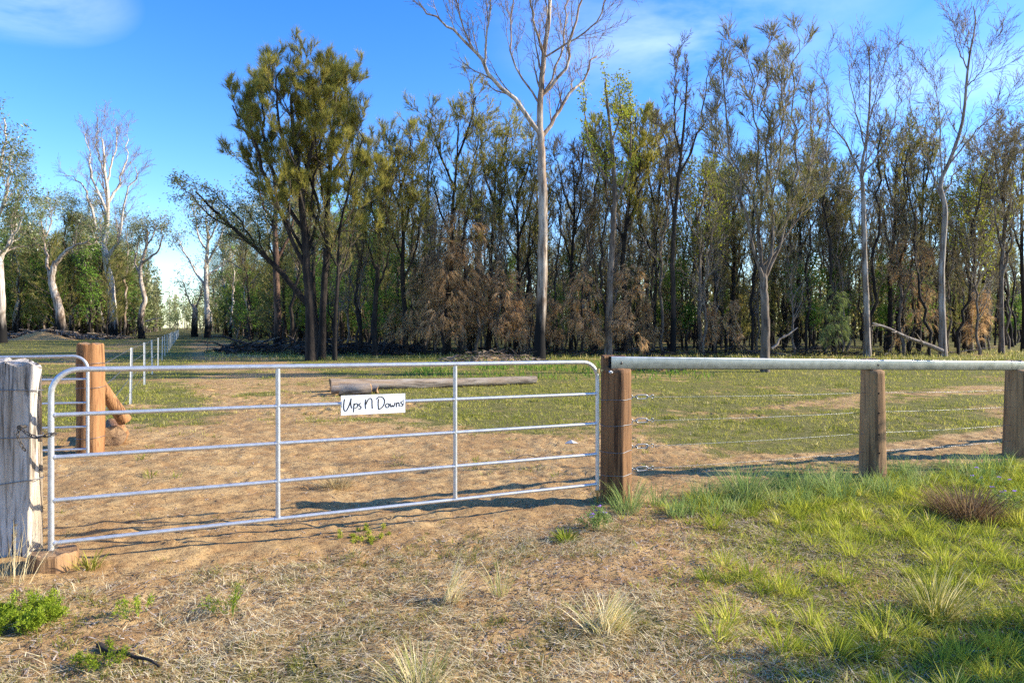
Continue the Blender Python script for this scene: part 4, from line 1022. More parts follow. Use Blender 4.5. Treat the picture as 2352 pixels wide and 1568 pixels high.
def crowd(kind, seeds, spots, name, label, cat, group, smin=.85, smax=1.18, seed=1):
    rg = random.Random(seed); tpl = [template(kind, s) for s in seeds]; used = [False] * len(tpl)
    for i, (x, y) in enumerate(spots):
        j = i % len(tpl)
        if used[j]: o = copy_tree(tpl[j])
        else: o = tpl[j]; used[j] = True
        o.name = name
        for key in ('label', 'category', 'group'):
            if key in o: del o[key]
        tag(o, label[i] if isinstance(label, list) else label, cat, group)
        s = rg.uniform(smin, smax); o.location = (x, y, Gs(x, y)); o.rotation_euler = (0, 0, rg.uniform(0, 6.28)); o.scale = (s, s, s * rg.uniform(.92, 1.1))
RIGHT_MARKS = [(560, 'the leaning lane gum'), (715, 'the big sheoak'), (855, 'the name sign'), (1030, 'the tall brown sapling'), (1240, 'the tallest bare gum'), (1400, 'the yellow green gum'), (1545, 'the sparse tree'),
               (1757, 'the multi stemmed tree'), (1920, 'the young pale sheoak'), (1992, 'the straight grey tree'), (2165, 'the whitish bare tree'), (2330, 'the third post')]
ORD = ['nearest', 'second', 'third', 'fourth', 'fifth', 'sixth', 'seventh', 'eighth', 'ninth', 'tenth', 'eleventh', 'twelfth', 'thirteenth', 'fourteenth', 'fifteenth', 'sixteenth', 'seventeenth', 'eighteenth']
def mark_labels(spots, what, marks, ranked=True, tail='back in the bush'):
    bins = {}
    for i, (x, y) in enumerate(spots):
        p = CX + x / y * FPX; m = min(marks, key=lambda q: abs(q[0] - p)); bins.setdefault((m[1], 'left' if p < m[0] else 'right'), []).append((y, i))
    out = [None] * len(spots)
    for (m, side), lst in bins.items():
        for k, (y, i) in enumerate(sorted(lst)):
            out[i] = f'{what} {side} of {m}, {ORD[min(k, 17)]} {tail}' if ranked else f'{what} {side} of {m}'
    return out
def scatter(n, ylo, yhi, xfun, mind, seed, ypow=1.0):
    rg = random.Random(seed); out = []; tries = 0
    while len(out) < n and tries < n * 60:
        tries += 1; y = ylo + (yhi - ylo) * rg.random() ** ypow; a, b_ = xfun(y)
        if b_ <= a: continue
        x = rg.uniform(a, b_)
        if all((x - q[0]) ** 2 + (y - q[1]) ** 2 > mind * mind for q in out): out.append((x, y))
    return out
right_bush = lambda y: (max(track_x(y) + 8.5, -17.5 if y < 48 else -60), .75 * y + 2.5)
sp_ = scatter(85, 42, 88, right_bush, 2.2, 1, .95)
crowd('sheoak', [301, 302, 303, 304, 305, 306], sp_, 'sheoak_tree', mark_labels(sp_, 'dark trunked sheoak', RIGHT_MARKS, True), 'tree', 'sheoaks deep in the bush', seed=3)
sp_ = scatter(170, 38, 66, lambda y: (max(track_x(y) + 9, -14), .74 * y), .9, 5)
crowd('stem', [311, 312, 313, 314], sp_, 'thin_sapling', mark_labels(sp_, 'thin bare sapling', RIGHT_MARKS, True), 'sapling', 'bare saplings in the bush', .8, 1.2, 4)
sp_ = scatter(60, 42, 70, right_bush, 1.6, 7)
crowd('under', [321, 322, 323, 324, 326], sp_, 'young_sheoak', mark_labels(sp_, 'small bushy green tree', RIGHT_MARKS, True), 'tree', 'green understorey trees', .7, 1.15, 6)
brown_px = [(978, 804, 38, 1.2), (1015, 808, 36.5, 1.5), (1058, 806, 38, 1.55), (1092, 806, 40, .9), (1158, 810, 38, 1.15), (1192, 808, 39, 1.0), (1218, 812, 36, .65), (1272, 812, 38, .75), (1332, 812, 36, 1.1),
            (1362, 810, 39, .7), (1452, 814, 36, .95), (1478, 812, 38, .75), (1420, 812, 40, .7), (1630, 812, 39, .8), (1688, 814, 38, .6), (1135, 806, 43, 1.2), (1245, 806, 43, .8), (1540, 806, 44, .9), (2090, 812, 40, 1.3), (2255, 814, 41, .9), (1035, 806, 41, 1.7), (905, 806, 42, .8)]
bt = [template('brown', s) for s in (331, 332, 333, 334)]
bl = mark_labels([((x - CX) / FPX * Z, Z) for x, y, Z, s in brown_px], 'scorched sapling with drooping brown needles', RIGHT_MARKS, True, 'one back')
for i, (x, y, Z, s) in enumerate(brown_px):
    o = bt[i] if i < 4 else copy_tree(bt[i % 4]); o.name = 'scorched_sapling'
    for key in ('label', 'category', 'group'):
        if key in o: del o[key]
    tag(o, bl[i], 'sapling', 'scorched brown saplings')
    q = px(x, y, Z); o.location = (q[0], q[1], Gs(q[0], q[1])); o.rotation_euler = (0, 0, i * 1.9); o.scale = (s, s, s)
o = copy_tree(bt[0]); o.name = 'young_sheoak'; q = px(1920, 812, 36.5)
for key in ('group',):
    if key in o: del o[key]
tag(o, 'pale green young sheoak standing alone in front of the dark trunks', 'tree'); o.location = (q[0], q[1], Gs(q[0], q[1])); o.scale = (.85, .85, .85)
for ch in o.children:
    if ch.name.startswith('crown'):
        ch.data = ch.data.copy(); ch.data.materials[1] = M['needle_fresh']
LEFT_MARKS = [(0, 'the leafy edge gum'), (140, 'the broken leaning gum'), (258, 'the big white gum'), (326, 'the twisted thin gum'), (400, 'the lane fence end')]
LANE_MARKS = [(420, 'the lane fence end'), (477, 'the slender white gum'), (560, 'the leaning lane gum'), (638, 'the reddish gum'), (715, 'the big sheoak')]
left_bush = lambda y: (-.80 * y - 6, track_x(y) - 9)
sp_ = scatter(80, 92, 190, left_bush, 4.5, 9, 1.2)
crowd('gum', [341, 342, 343, 344, 345], sp_, 'gum_tree', mark_labels(sp_, 'slim pale gum standing', LEFT_MARKS, True), 'tree', 'gums of the woodland beyond the lane fence', .6, 1.0, 8)
sp_ = scatter(140, 88, 150, left_bush, 2.4, 10, 1.3)
crowd('under', [351, 352, 353], sp_, 'young_sheoak', mark_labels(sp_, 'low bushy olive tree growing', LEFT_MARKS, False), 'tree', 'low trees under the left gums', 1.3, 2.5, 9)
lane_right = lambda y: (track_x(y) + 7.5, min(track_x(y) + 45, -.18 * y))
sp_ = scatter(60, 70, 230, lane_right, 4.2, 12, 1.2)
crowd('gum', [361, 362, 363, 364], sp_, 'gum_tree', mark_labels(sp_, 'pale trunked gum standing', LANE_MARKS, True), 'tree', 'gums along the right side of the lane', .55, .95, 10)
sp_ = scatter(90, 60, 170, lane_right, 2.4, 13, 1.2)
crowd('under', [371, 372, 373], sp_, 'young_sheoak', mark_labels(sp_, 'low bushy olive tree by the lane', LANE_MARKS, False), 'tree', 'low trees along the lane', 1.0, 2.2, 11)

# -- far woodland as one mass: stems and leaf clumps in depth
def mass(name, label, spots, Hlo, Hhi, lm, bark, seed, nl=160, ls=.6, t0=.25, sl=3.2):
    rg = tree_rng(seed); sp_ = np.array(spots); n = len(sp_); mb = MB()
    H = rg.uniform(Hlo, Hhi, n); gz = G(sp_[:, 0], sp_[:, 1])
    k = 5; u = np.linspace(0, 1, k)
    P_ = np.zeros((n, k, 3)); P_[:, :, 0] = sp_[:, :1] + np.cumsum(rg.normal(size=(n, k)) * .25, 1); P_[:, :, 1] = sp_[:, 1:2]; P_[:, :, 2] = gz[:, None] - .2 + u[None] * H[:, None]
    R_ = (.10 + .10 * rg.random(n))[:, None] * (1 - .8 * u)[None]
    V, F = tubes(P_, R_, 5); mb.add(V, F, 0, .5, True)
    C, R2 = grow(P_, R_, 8, t0, 1, sl, .7, .12, .1, 4, .5, rng=rg); V, F = tubes(C, np.maximum(R2, .02), 3); mb.add(V, F, 0)
    leaves(mb, C, nl // 8, ls, ls * .42, .25, rng=rg, off=.55)
    return tag(mb.build(name, [bark, lm]), label, kind='stuff')
mass('far_woods', 'dense dark woods closing the view behind the bush', scatter(420, 88, 160, lambda y: (max(track_x(y) + 10, -60), .78 * y + 10), 1.6, 21), 9, 14, M['needle_dark'], M['bark_dark'], 22, 130, .5)
mass('far_woods', 'olive woods far behind the gums on the left', scatter(330, 150, 290, lambda y: (-.82 * y - 8, track_x(y) - 8), 3, 23), 13, 20, M['gum_leaf_pale'], M['bark_grey'], 24, 170, .9)
mass('far_woods', 'distant woods closing the end of the lane', scatter(330, 200, 420, lambda y: (track_x(y) + 6 if y < 330 else track_x(y) - 30, -.10 * y), 3.5, 25), 13, 20, M['gum_leaf_pale'], M['bark_grey'], 26, 170, 1.0)

mass('far_scrub', 'shaded low scrub between the trunks at the back of the bush', scatter(560, 70, 130, lambda y: (max(track_x(y) + 10, -60), .78 * y + 6), 1.4, 27), 3.5, 8, M['needle_dark'], M['bark_dark'], 28, 150, .38, .03, 2.0)
mass('far_scrub', 'low scrub closing the left woodland and the end of the lane', scatter(520, 120, 330, lambda y: (-.82 * y - 8, track_x(y) - 8 if y < 280 else -.1 * y), 2.2, 29), 4, 10, M['gum_leaf'], M['bark_grey'], 30, 150, .8, .03, 3.5)
mass('far_scrub', 'low scrub along the right of the far lane', scatter(300, 90, 330, lambda y: (track_x(y) + 8, -.12 * y), 2.0, 31), 4, 9, M['gum_leaf'], M['bark_grey'], 32, 150, .7, .03, 3.2)

# ------------------------------------------------------------------ fallen timber, mounds, debris
def stick_pts(a, b_, k, wob, rg):
    a, b_ = np.asarray(a, float), np.asarray(b_, float); p = a + (b_ - a) * np.linspace(0, 1, k)[:, None]
    p[1:-1] += rg.normal(size=(k - 2, 3)) * wob; return p
rgs = tree_rng(77)
def fallen(label, a, b_, r, mat, twigs=5, group=None, seed=1):
    rg = tree_rng(seed); a, b_ = np.asarray(a, float), np.asarray(b_, float); L_ = np.linalg.norm(b_ - a)
    t = thing('fallen_branch', label, 'branch', tuple(a), 0, group)
    p = spline(stick_pts(a - a, b_ - a, 6, L_ * .02, rg), 14); R_ = np.linspace(r, r * .35, 14)
    mb = MB(); pipe(mb, p, R_, 8); mb.build('stem', mat, t)
    if twigs:
        C, R2 = grow(p[None], R_[None], twigs, .2, 1, L_ * .3, .7, .02, .12, 5, .5, rng=rg); mb = MB(); V, F = tubes(C, R2, 5); mb.add(V, F, 0, .5, True)
        C, R2 = grow(C, R2, 3, .2, 1, L_ * .12, .7, .02, .12, 4, .5, rng=rg); V, F = tubes(C, R2, 4); mb.add(V, F, 0, .5, True)
        mb.build('twig', mat, t)
    return t
fallen('long grey branch propped against the whitish bare tree in front of the dark trunks', px(2164, 806, 36.8), px(2005, 742, 35.5), .13, M['twig_grey'], 4, None, 1)
fallen('pale dead branch leaning up from the foot of the multi stemmed tree', px(1772, 800, 33), px(1832, 752, 33.5), .07, M['twig_grey'], 2, None, 2)
fallen('pale broken stick leaning in the scrub left of the lane', px(335, 738, 88), px(372, 728, 89), .12, M['twig_pale'], 2, None, 3)
rg = random.Random(5)
for i in range(26):
    x = rg.uniform(560, 930); y = rg.uniform(778, 806); Z = 1.6 * FPX / (y - HY) ; Z = min(Z, 52); q = px(x, y, Z); q[2] = Gs(q[0], q[1]) + .08
    an = rg.uniform(-.7, .7) + (math.pi if rg.random() < .5 else 0); L_ = rg.uniform(1.5, 5)
    fallen('blackened fallen branch among the dark timber strewn left of the big sheoak', q, q + np.array([math.cos(an) * L_, math.sin(an) * L_, rg.uniform(.05, .9)]), rg.uniform(.05, .14), M['stick_dark'] if rg.random() < .6 else M['stick'], 4, 'fallen timber beside the lane', 40 + i)
for i in range(30):
    x = rg.uniform(930, 2340); y = rg.uniform(800, 822); Z = 1.65 * FPX / (y - HY); q = px(x, y, Z); q[2] = Gs(q[0], q[1]) + .05
    an = rg.uniform(0, 6.28); L_ = rg.uniform(1.2, 3.6)
    fallen('dead branch lying on the ground along the edge of the bush', q, q + np.array([math.cos(an) * L_, math.sin(an) * L_, rg.uniform(.0, .7)]), rg.uniform(.03, .08), M['stick_dark'] if rg.random() < .5 else M['stick'], 4, 'dead branches at the bush edge', 80 + i)
def stick_heap(name, label, cx_, cy_, rx, ry, hh, n, mat, seed, rlo=.02, rhi=.06, llo=.6, lhi=2.4):
    rg = tree_rng(seed); mb = MB(); P_, R_ = [], []
    for i in range(n):
        a = rg.random() * 6.28; d = math.sqrt(rg.random()); x, y = cx_ + math.cos(a) * d * rx, cy_ + math.sin(a) * d * ry
        z = float(G_base(np.array([x]), np.array([y]))[0]) + rg.random() * hh * (1 - d * d) + .04; an = rg.random() * 6.28; L_ = rg.uniform(llo, lhi)
        v = np.array([math.cos(an), math.sin(an), rg.normal() * .22]) * L_ / 2; c = np.array([x, y, z])
        P_.append(stick_pts(c - v, c + v, 5, L_ * .025, rg)); r = rg.uniform(rlo, rhi); R_.append(np.linspace(r, r * .5, 5))
    V, F = tubes(np.array(P_), np.array(R_), 5); mb.add(V, F, 0, .5, True)
    return tag(mb.build(name, mat), label, kind='stuff')
q = px(100, 778, 84); stick_heap('debris', 'heap of pale cleared sticks and roots at the foot of the left woodland', q[0], q[1], 7.5, 3, 1.3, 170, M['stick'], 91, .04, .13, 1, 4)
q = px(215, 776, 90); stick_heap('debris', 'low scatter of cleared sticks beside the white bare gum', q[0], q[1], 6, 3, .6, 70, M['stick'], 92, .04, .12, 1, 4)
q = px(720, 790, 42); stick_heap('debris', 'tangle of dark sticks behind the big sheoak', q[0], q[1], 7, 3.5, .9, 220, M['stick_dark'], 93, .02, .07, .8, 3)
q = px(880, 800, 40); stick_heap('debris', 'tangle of dark sticks below the thin crowned sheoaks', q[0], q[1], 5, 3, .7, 140, M['stick_dark'], 94, .02, .06, .8, 2.6)
q = px(1500, 815, 39); stick_heap('debris', 'dark sticks strewn under the scorched saplings', q[0], q[1], 16, 2.5, .3, 200, M['stick_dark'], 95, .015, .05, .6, 2.4)
def mound(label, x, y, Z, rx, ry, hh, seed):
    q = px(x, y, Z); n, m = 36, 14; mb = MB(); V = []
    for j in range(m + 1):
        d = j / m
        for i in range(n):
            a = i * 2 * np.pi / n; X, Y = q[0] + math.cos(a) * d * rx, q[1] + math.sin(a) * d * ry
            V.append((X, Y, 0, d))
    V = np.array(V); z = G_base(V[:, 0], V[:, 1]) - .05 + hh * (1 - sstep(0, 1, V[:, 3])) * (.7 + .8 * fbm(V[:, 0] * 1.6, V[:, 1] * 1.6, seed, 3)) + .10 * (fbm(V[:, 0] * 5, V[:, 1] * 5, seed + 1, 3) - .5)
    V = np.stack([V[:, 0], V[:, 1], z], 1); idx = np.arange((m + 1) * n).reshape(m + 1, n)
    mb.add(V, np.stack([idx[:-1], np.roll(idx[:-1], -1, 1), np.roll(idx[1:], -1, 1), idx[1:]], -1).reshape(-1, 4), 0, .55, True)
    tag(mb.build('dirt_mound', gm), label, kind='structure')
mound('low mound of cleared soil behind the long log', 1130, 826, 31, 2.6, 1.0, .22, 3)
mound('low mound of soil and sticks behind the strainer post', 1520, 852, 25.0, 1.6, .8, .35, 4)
mound('low bank of soil behind the fence rail', 1620, 850, 26.5, 1.9, .7, .28, 5)
mound('heap of pale sandy soil in the cleared sticks left of the lane', 95, 779, 80, 5, 2, .8, 6)
q = px(1500, 856, 24.4); stick_heap('debris', 'pale bark chips and sticks on the mound behind the strainer post', q[0], q[1], 1.1, .5, .35, 130, M['stick'], 96, .008, .028, .15, .6)
q = px(1130, 822, 31.0); stick_heap('debris', 'broken sticks on the mound behind the long log', q[0], q[1], 2.4, .9, .5, 120, M['stick'], 97, .01, .035, .3, 1.2)

# ------------------------------------------------------------------ grass, straw, litter
def blades(mb, bx, by, bz, L, w, lean_dir, lean, mat=0, rg=RNG, seg=2, rnd=None, curl=.9):
    """curved ribbons: arrays of base, length, width, azimuth and lean"""
    n = len(bx); base = np.stack([bx, by, bz], 1)
    hd = np.stack([np.cos(lean_dir), np.sin(lean_dir), np.zeros(n)], 1); sd = np.stack([-hd[:, 1], hd[:, 0], np.zeros(n)], 1)
    tw = rg.uniform(-.8, .8, n)[:, None]; sd = nrm(sd * np.cos(tw) + hd * np.sin(tw))
    pts = []; p = base.copy(); a = lean.copy()
    for s in range(seg + 1):
        pts.append(p.copy()); d = hd * np.sin(a)[:, None] + np.array([0, 0, 1.]) * np.cos(a)[:, None]
        p = p + d * (L / seg)[:, None]; a = a + curl * rg.uniform(.2, 1, n) / seg
    V = []
    for s in range(seg): 
        ww = (w * (1 - .35 * s / seg))[:, None] / 2; V += [pts[s] - sd * ww, pts[s] + sd * ww]
    V.append(pts[seg]); V = np.stack(V, 1); k = V.shape[1]
    off = (np.arange(n) * k)[:, None]
    rnd = rg.random(n) if rnd is None else rnd
    VV = V.reshape(-1, 3); rr = np.repeat(rnd, k); n0 = mb.n
    first = True
    for s in range(seg - 1):
        q = off + np.array([[2 * s, 2 * s + 1, 2 * s + 3, 2 * s + 2]])
        if first: mb.add(VV, q, mat, rr, True); first = False
        else: mb.Q.append((q + n0, mat, True))
    tri = off + np.array([[2 * seg - 2, 2 * seg - 1, 2 * seg]])
    if first: mb.add(VV, tri, mat, rr, True)
    else: mb.T.append((tri + n0, mat, True))

def in_view(x, y, m=1.0): return np.abs(x) < .76 * y + m
rg = tree_rng(500)
# short turf of the paddock behind the fence and gate
mb = MB()
for ylo, yhi, n, Ls, ws in ((5.5, 11, 70000, .045, .007), (11, 20, 80000, .06, .012), (20, 38, 70000, .08, .020), (38, 95, 26000, .10, .04)):
    y = ylo + (yhi - ylo) * rg.random(n) ; x = rg.uniform(-.78, .78, n) * (y + 1)
    fl = y - (5.743 + .4925 * x)
    dm = dirt_mask(x, y); keep = (rg.random(n) > dm * 1.35 + .02) & (fl > .25) & ((y < 42) | (x < track_x(y) + 10))
    keep &= vnoise(x / .30, y / .26, 71) > .38
    x, y = x[keep], y[keep]; n = len(x)
    blades(mb, x, y, G(x, y) - .004, Ls * rg.uniform(.5, 1.3, n), ws * rg.uniform(.7, 1.3, n), rg.uniform(0, 6.28, n), rg.uniform(.1, 1.1, n), 0, rg, 1, np.clip(.65 * fbm(x / .9, y / .9, 81, 2) + .45 * rg.random(n), 0, 1))
tag(mb.build('short_grass', M['grass_short']), 'short green turf covering the paddock behind the gate and rail', kind='stuff')
mb = MB()
def pad_d(x, y): return (1 - dirt_mask(x, y)) ** 1.5 * (y - (5.743 + .4925 * x) > .5) * sstep(.42, .62, fbm(x / .8, y / .8, 151, 3))
r7 = tree_rng(605); tx, ty = r7.uniform(-9, 12, 9000), r7.uniform(6.5, 19, 9000); kp = (r7.random(9000) < pad_d(tx, ty)) & in_view(tx, ty, .5); tx, ty = tx[kp], ty[kp]
i_ = np.repeat(np.arange(len(tx)), 18); m_ = len(i_); a_ = r7.uniform(0, 6.28, m_); d_ = .07 * np.sqrt(r7.random(m_)); bx_, by_ = tx[i_] + np.cos(a_) * d_, ty[i_] + np.sin(a_) * d_; tone = r7.random(len(tx))
blades(mb, bx_, by_, G(bx_, by_) - .006, r7.uniform(.03, .10, m_), r7.uniform(.006, .011, m_), a_, r7.uniform(.3, 1.4, m_), 0, rg, 2, np.clip(.6 * tone[i_] + .4 * r7.random(m_), 0, 1))
tag(mb.build('short_grass', M['grass_tuft']), 'darker grass tufts dotted over the paddock turf', kind='stuff')
# taller rough grass along the edge of the bush
mb = MB(); n = 15000; y = rg.uniform(32, 46, n); x = rg.uniform(-.45, .80, n) * y
k = vnoise(x / 1.2, y / 1.2, 91) > .42; x, y = x[k], y[k]; n = len(x)
blades(mb, x, y, G(x, y), rg.uniform(.06, .30, n), rg.uniform(.012, .028, n), rg.uniform(0, 6.28, n), rg.uniform(.05, .7, n), 0, rg, 2)
tag(mb.build('rough_grass', M['grass_tuft']), 'rough grass along the shaded edge of the bush', kind='stuff')
# weeds on the mounds
mb = MB(); n = 3600; y = rg.normal(25.5, 2.3, n); x = rg.uniform(-3.5, 6.5, n); k = (vnoise(x / .9, y / .9, 93) > .5) & (y > 19.5); x, y = x[k], y[k]; n = len(x)
blades(mb, x, y, G(x, y), rg.uniform(.10, .32, n), rg.uniform(.02, .04, n), rg.uniform(0, 6.28, n), rg.uniform(.1, .9, n), 0, rg, 2)
tag(mb.build('rough_grass', M['green_leaf']), 'leafy green weeds around the soil mounds beyond the log', kind='stuff')

def tuft_field(n_tufts, xlo, xhi, ylo, yhi, dens, per, L, w, spread, seed, clump=.06, rnd_lo=0, rnd_hi=1, lean0=.05, lean1=1.0, lift=0):
    r = tree_rng(seed); x = r.uniform(xlo, xhi, n_tufts * 4); y = r.uniform(ylo, yhi, n_tufts * 4)
    k = (r.random(len(x)) < dens(x, y)) & in_view(x, y, .6); x, y = x[k][:n_tufts], y[k][:n_tufts]; n = len(x)
    tl = r.uniform(.55, 1.25, n); tr = r.random(n)
    i = np.repeat(np.arange(n), per); m = len(i); a = r.uniform(0, 6.28, m); d = clump * np.sqrt(r.random(m)) * tl[i]
    bx, by = x[i] + np.cos(a) * d, y[i] + np.sin(a) * d
    az = a + r.normal(size=m) * .7; le = lean0 + (lean1 - lean0) * (d / clump) * r.uniform(.4, 1.2, m)
    rn = np.clip(rnd_lo + (rnd_hi - rnd_lo) * (.55 * tr[i] + .45 * r.random(m)), 0, 1)
    return bx, by, L * tl[i] * r.uniform(.5, 1.25, m), w * r.uniform(.7, 1.3, m), az, le, rn
fl_of = lambda x, y: y - (5.743 + .4925 * x)
def lush_d(x, y):
    n = fbm(x / .7, y / .7, 101, 3)
    d = sstep(.9, 2.0, x + (n - .5) * 2.2 - .12 * (y - 4)) * (1 - sstep(-.45, .05, fl_of(x, y)))
    return d * sstep(.47, .58, n + .06 * sstep(1.5, 3, x))
mb = MB()
gxs, gys = np.meshgrid(np.arange(.5, 6.2, .21), np.arange(2.6, 8.6, .21)); r6 = tree_rng(601)
tx, ty = gxs.ravel() + r6.normal(size=gxs.size) * .075, gys.ravel() + r6.normal(size=gxs.size) * .075
kp = (r6.random(len(tx)) < np.maximum(lush_d(tx, ty) * .95, .55 * sstep(1.3, 2.2, tx) * (fl_of(tx, ty) < -.3))) & in_view(tx, ty, .7); tx, ty = tx[kp], ty[kp]
nb = 105; i_ = np.repeat(np.arange(len(tx)), nb); m_ = len(i_); sz = r6.uniform(.55, 1.3, len(tx)); tone = r6.random(len(tx)); wd_ = r6.uniform(0, 6.28, len(tx))
a_ = r6.uniform(0, 6.28, m_); q_ = np.sqrt(r6.random(m_)); d_ = .052 * q_ * sz[i_]
bx_, by_ = tx[i_] + np.cos(a_) * d_, ty[i_] + np.sin(a_) * d_
blades(mb, bx_, by_, G(bx_, by_) - .01, .165 * sz[i_] * r6.uniform(.4, 1.2, m_), r6.uniform(.0030, .0058, m_), a_ + r6.normal(size=m_) * .5 + .35 * np.sin(wd_[i_] - a_), .12 + q_ * r6.uniform(.5, 1.35, m_), 0, rg, 3, np.clip(.5 * tone[i_] + .55 * r6.random(m_) ** 1.3, 0, 1), .8)
f = tuft_field(2600, .2, 6.0, 2.7, 8.5, lambda x, y: .55 * lush_d(x, y) + .45 * sstep(.8, 2.0, x) * (fl_of(x, y) < -.3), 16, .095, .0045, 1, 602, .07, .15, 1, .3, 1.4)
blades(mb, f[0], f[1], G(f[0], f[1]) - .01, *f[2:4], f[4], f[5], 0, rg, 2, f[6])
tag(mb.build('lush_grass', M['grass_lush']), 'lush yellow green grass tufts covering the verge in front of the rail fence', kind='stuff')
# scattered small green tufts among the straw
mb = MB()
def sparse_d(x, y):
    n = fbm(x / .6, y / .6, 111, 3)
    return sstep(.42, .62, n) * (1 - sstep(-.75, -.25, fl_of(x, y))) * .8 + .02
f = tuft_field(1500, -4.2, 3.5, 2.7, 5.6, sparse_d, 15, .065, .0038, 1, 603, .05, 0, 1, .3, 1.4)
blades(mb, f[0], f[1], G(f[0], f[1]) - .008, *f[2:4], f[4], f[5], 0, rg, 2, f[6])
tag(mb.build('short_grass', M['grass_tuft']), 'small green grass tufts in the dry litter before the gate', kind='stuff')
# blue green grass round the strainer post and along the rail
mb = MB()
f = tuft_field(150, .75, 6.2, 5.4, 8.6, lambda x, y: (np.abs(fl_of(x, y) + .38) < .40) * sstep(.40, .6, fbm(x / .5, y / .5, 121, 2)), 34, .24, .005, 1, 604, .09, 0, 1, .05, .8)
blades(mb, f[0], f[1], G(f[0], f[1]) - .01, *f[2:4], f[4], f[5], 0, rg, 3, f[6])
tag(mb.build('rough_grass', M['grass_blue']), 'wispy blue green grass along the foot of the rail fence', kind='stuff')
# flattened dry straw
mb = MB(); n = 210000
x = rg.uniform(-4.6, 5.4, n); y = rg.uniform(2.6, 6.6, n)
nn_ = fbm(x / .55, y / .55, 131, 4)
fl = fl_of(x, y)
kp = (rg.random(n) < sstep(.36, .62, nn_ + .05 * (x < .8)) * (1 - sstep(-.85, -.25, fl)) * np.where(x > 1.6, .55, 1)) & in_view(x, y, .5)
x, y = x[kp], y[kp]; n = len(x); sw = fbm(x / .8, y / .8, 141, 2) * 9
blades(mb, x, y, G(x, y) + rg.random(n) * .018, rg.uniform(.015, .05, n) + .10 * rg.random(n) ** 4, rg.uniform(.0018, .0042, n), sw + rg.normal(size=n) * 1.1, rg.uniform(1.2, 1.62, n), 0, rg, 2, None, .12)
tag(mb.build('dry_grass', M['straw']), 'flattened dry straw and dead grass littering the soil before the gate', kind='stuff')
mb = MB(); n = 80000
x = rg.uniform(-4.6, 5.4, n); y = rg.uniform(2.6, 6.6, n); kp = (rg.random(n) < .75 * (1 - sstep(-.8, .0, fl_of(x, y)))) & in_view(x, y, .5); x, y = x[kp], y[kp]; n = len(x)
blades(mb, x, y, G(x, y) + rg.random(n) * .008, rg.uniform(.012, .055, n), rg.uniform(.004, .012, n), rg.uniform(0, 6.28, n), rg.uniform(1.2, 1.6, n), 0, rg, 2, None, .15)
n = 30000; x = rg.uniform(-8, 8, n); y = 5 + 10 * rg.random(n) ** 1.2; kp = in_view(x, y, .5); x, y = x[kp], y[kp]; n = len(x)
blades(mb, x, y, G(x, y) + .003, rg.uniform(.012, .06, n), rg.uniform(.004, .011, n), rg.uniform(0, 6.28, n), rg.uniform(1.25, 1.6, n), 0, rg, 2, None, .15)
tag(mb.build('leaf_litter', M['litter']), 'fallen gum leaves and twigs scattered over the sandy soil', kind='stuff')

# single tussocks, weeds and flowers one can point at
def tussock(label, x, y, per, L, w, rad, mat, seed, lean1=1.0, wind=0.0, name='grass_tussock', curl=.9, rlo=0, rhi=1, lean0=.05):
    r = tree_rng(seed); z = Gs(x, y); t = thing(name, label, 'grass tussock', (x, y, z))
    a = r.uniform(0, 6.28, per); d = rad * np.sqrt(r.random(per)); az = a + r.normal(size=per) * .5
    if wind: az = np.where(r.random(per) < wind, r.normal(size=per) * .45 + .3, az)
    mb = MB(); blades(mb, np.cos(a) * d, np.sin(a) * d, np.full(per, -.01), L * r.uniform(.5, 1.2, per), w * r.uniform(.7, 1.3, per), az, lean0 + (lean1 - lean0) * (d / rad) * r.uniform(.5, 1.1, per), 0, r, 4, rlo + (rhi - rlo) * r.random(per), curl)
    tag(mb.build('leaf_blades', mat, t), kind='stuff'); return t
def gpos(x, y, h=1.6): Z = h * FPX / (y - HY); return (x - CX) / FPX * Z, Z
tussock('dead brown tussock in the lush grass in front of the second round post', *gpos(2222, 1190, 1.7), 900, .34, .005, .24, M['straw_brown'], 1, 1.1, 0)
tussock('straw pale windswept tussock on the bare soil right of the picture centre', *gpos(1390, 1452), 260, .24, .0035, .10, M['straw_green'], 2, 1.1, .6, rlo=.25)
tussock('upright dry grass tuft on bare soil in line with the third gate upright', *gpos(1148, 1362, 1.57), 60, .22, .003, .045, M['straw_green'], 3, .5, 0, rlo=.1, rhi=.8)
tussock('wiry green and straw tussock cut by the bottom edge of the picture', *gpos(965, 1590), 200, .22, .0028, .10, M['straw_green'], 4, .9, 0)
tussock('wispy grey green tussock between the strainer post and second round post', *gpos(1712, 1150, 1.64), 420, .36, .005, .16, M['grass_blue'], 5, .9, .2)
tussock('thin tussock hugging the foot of the strainer post', 1.03, 5.98, 110, .30, .0045, .10, M['grass_blue'], 6, .7, 0)
tussock('reddish based green tussock in the lush grass near the lower picture corner', *gpos(2150, 1420, 1.66), 300, .30, .0042, .10, M['grass_tuft'], 7, .9, .1, rlo=.2)
tussock('dark green broad bladed tussock on the soil in front of the strainer post', *gpos(1300, 1252), 90, .12, .010, .05, M['grass_lush'], 8, 1.2, 0, rhi=.5)
tussock('half dead tussock under the gate just beyond its bottom rail', *gpos(775, 1120, 1.57), 220, .22, .005, .12, M['straw'], 9, 1.2, 0, rhi=.7)
tussock('bent straw tuft swept to one side left of the upright dry tuft', *gpos(1030, 1372, 1.55), 80, .28, .003, .06, M['straw_green'], 10, .9, .85, rlo=.25)
tussock('tall thin dry grass growing against the foot of the grey post', *gpos(30, 1330, 1.5), 60, .38, .003, .14, M['straw'], 11, .6, .2)
tussock('green tussock beside the sawn slice of log', *gpos(205, 1300, 1.5), 60, .13, .006, .05, M['grass_short'], 12, 1.1)

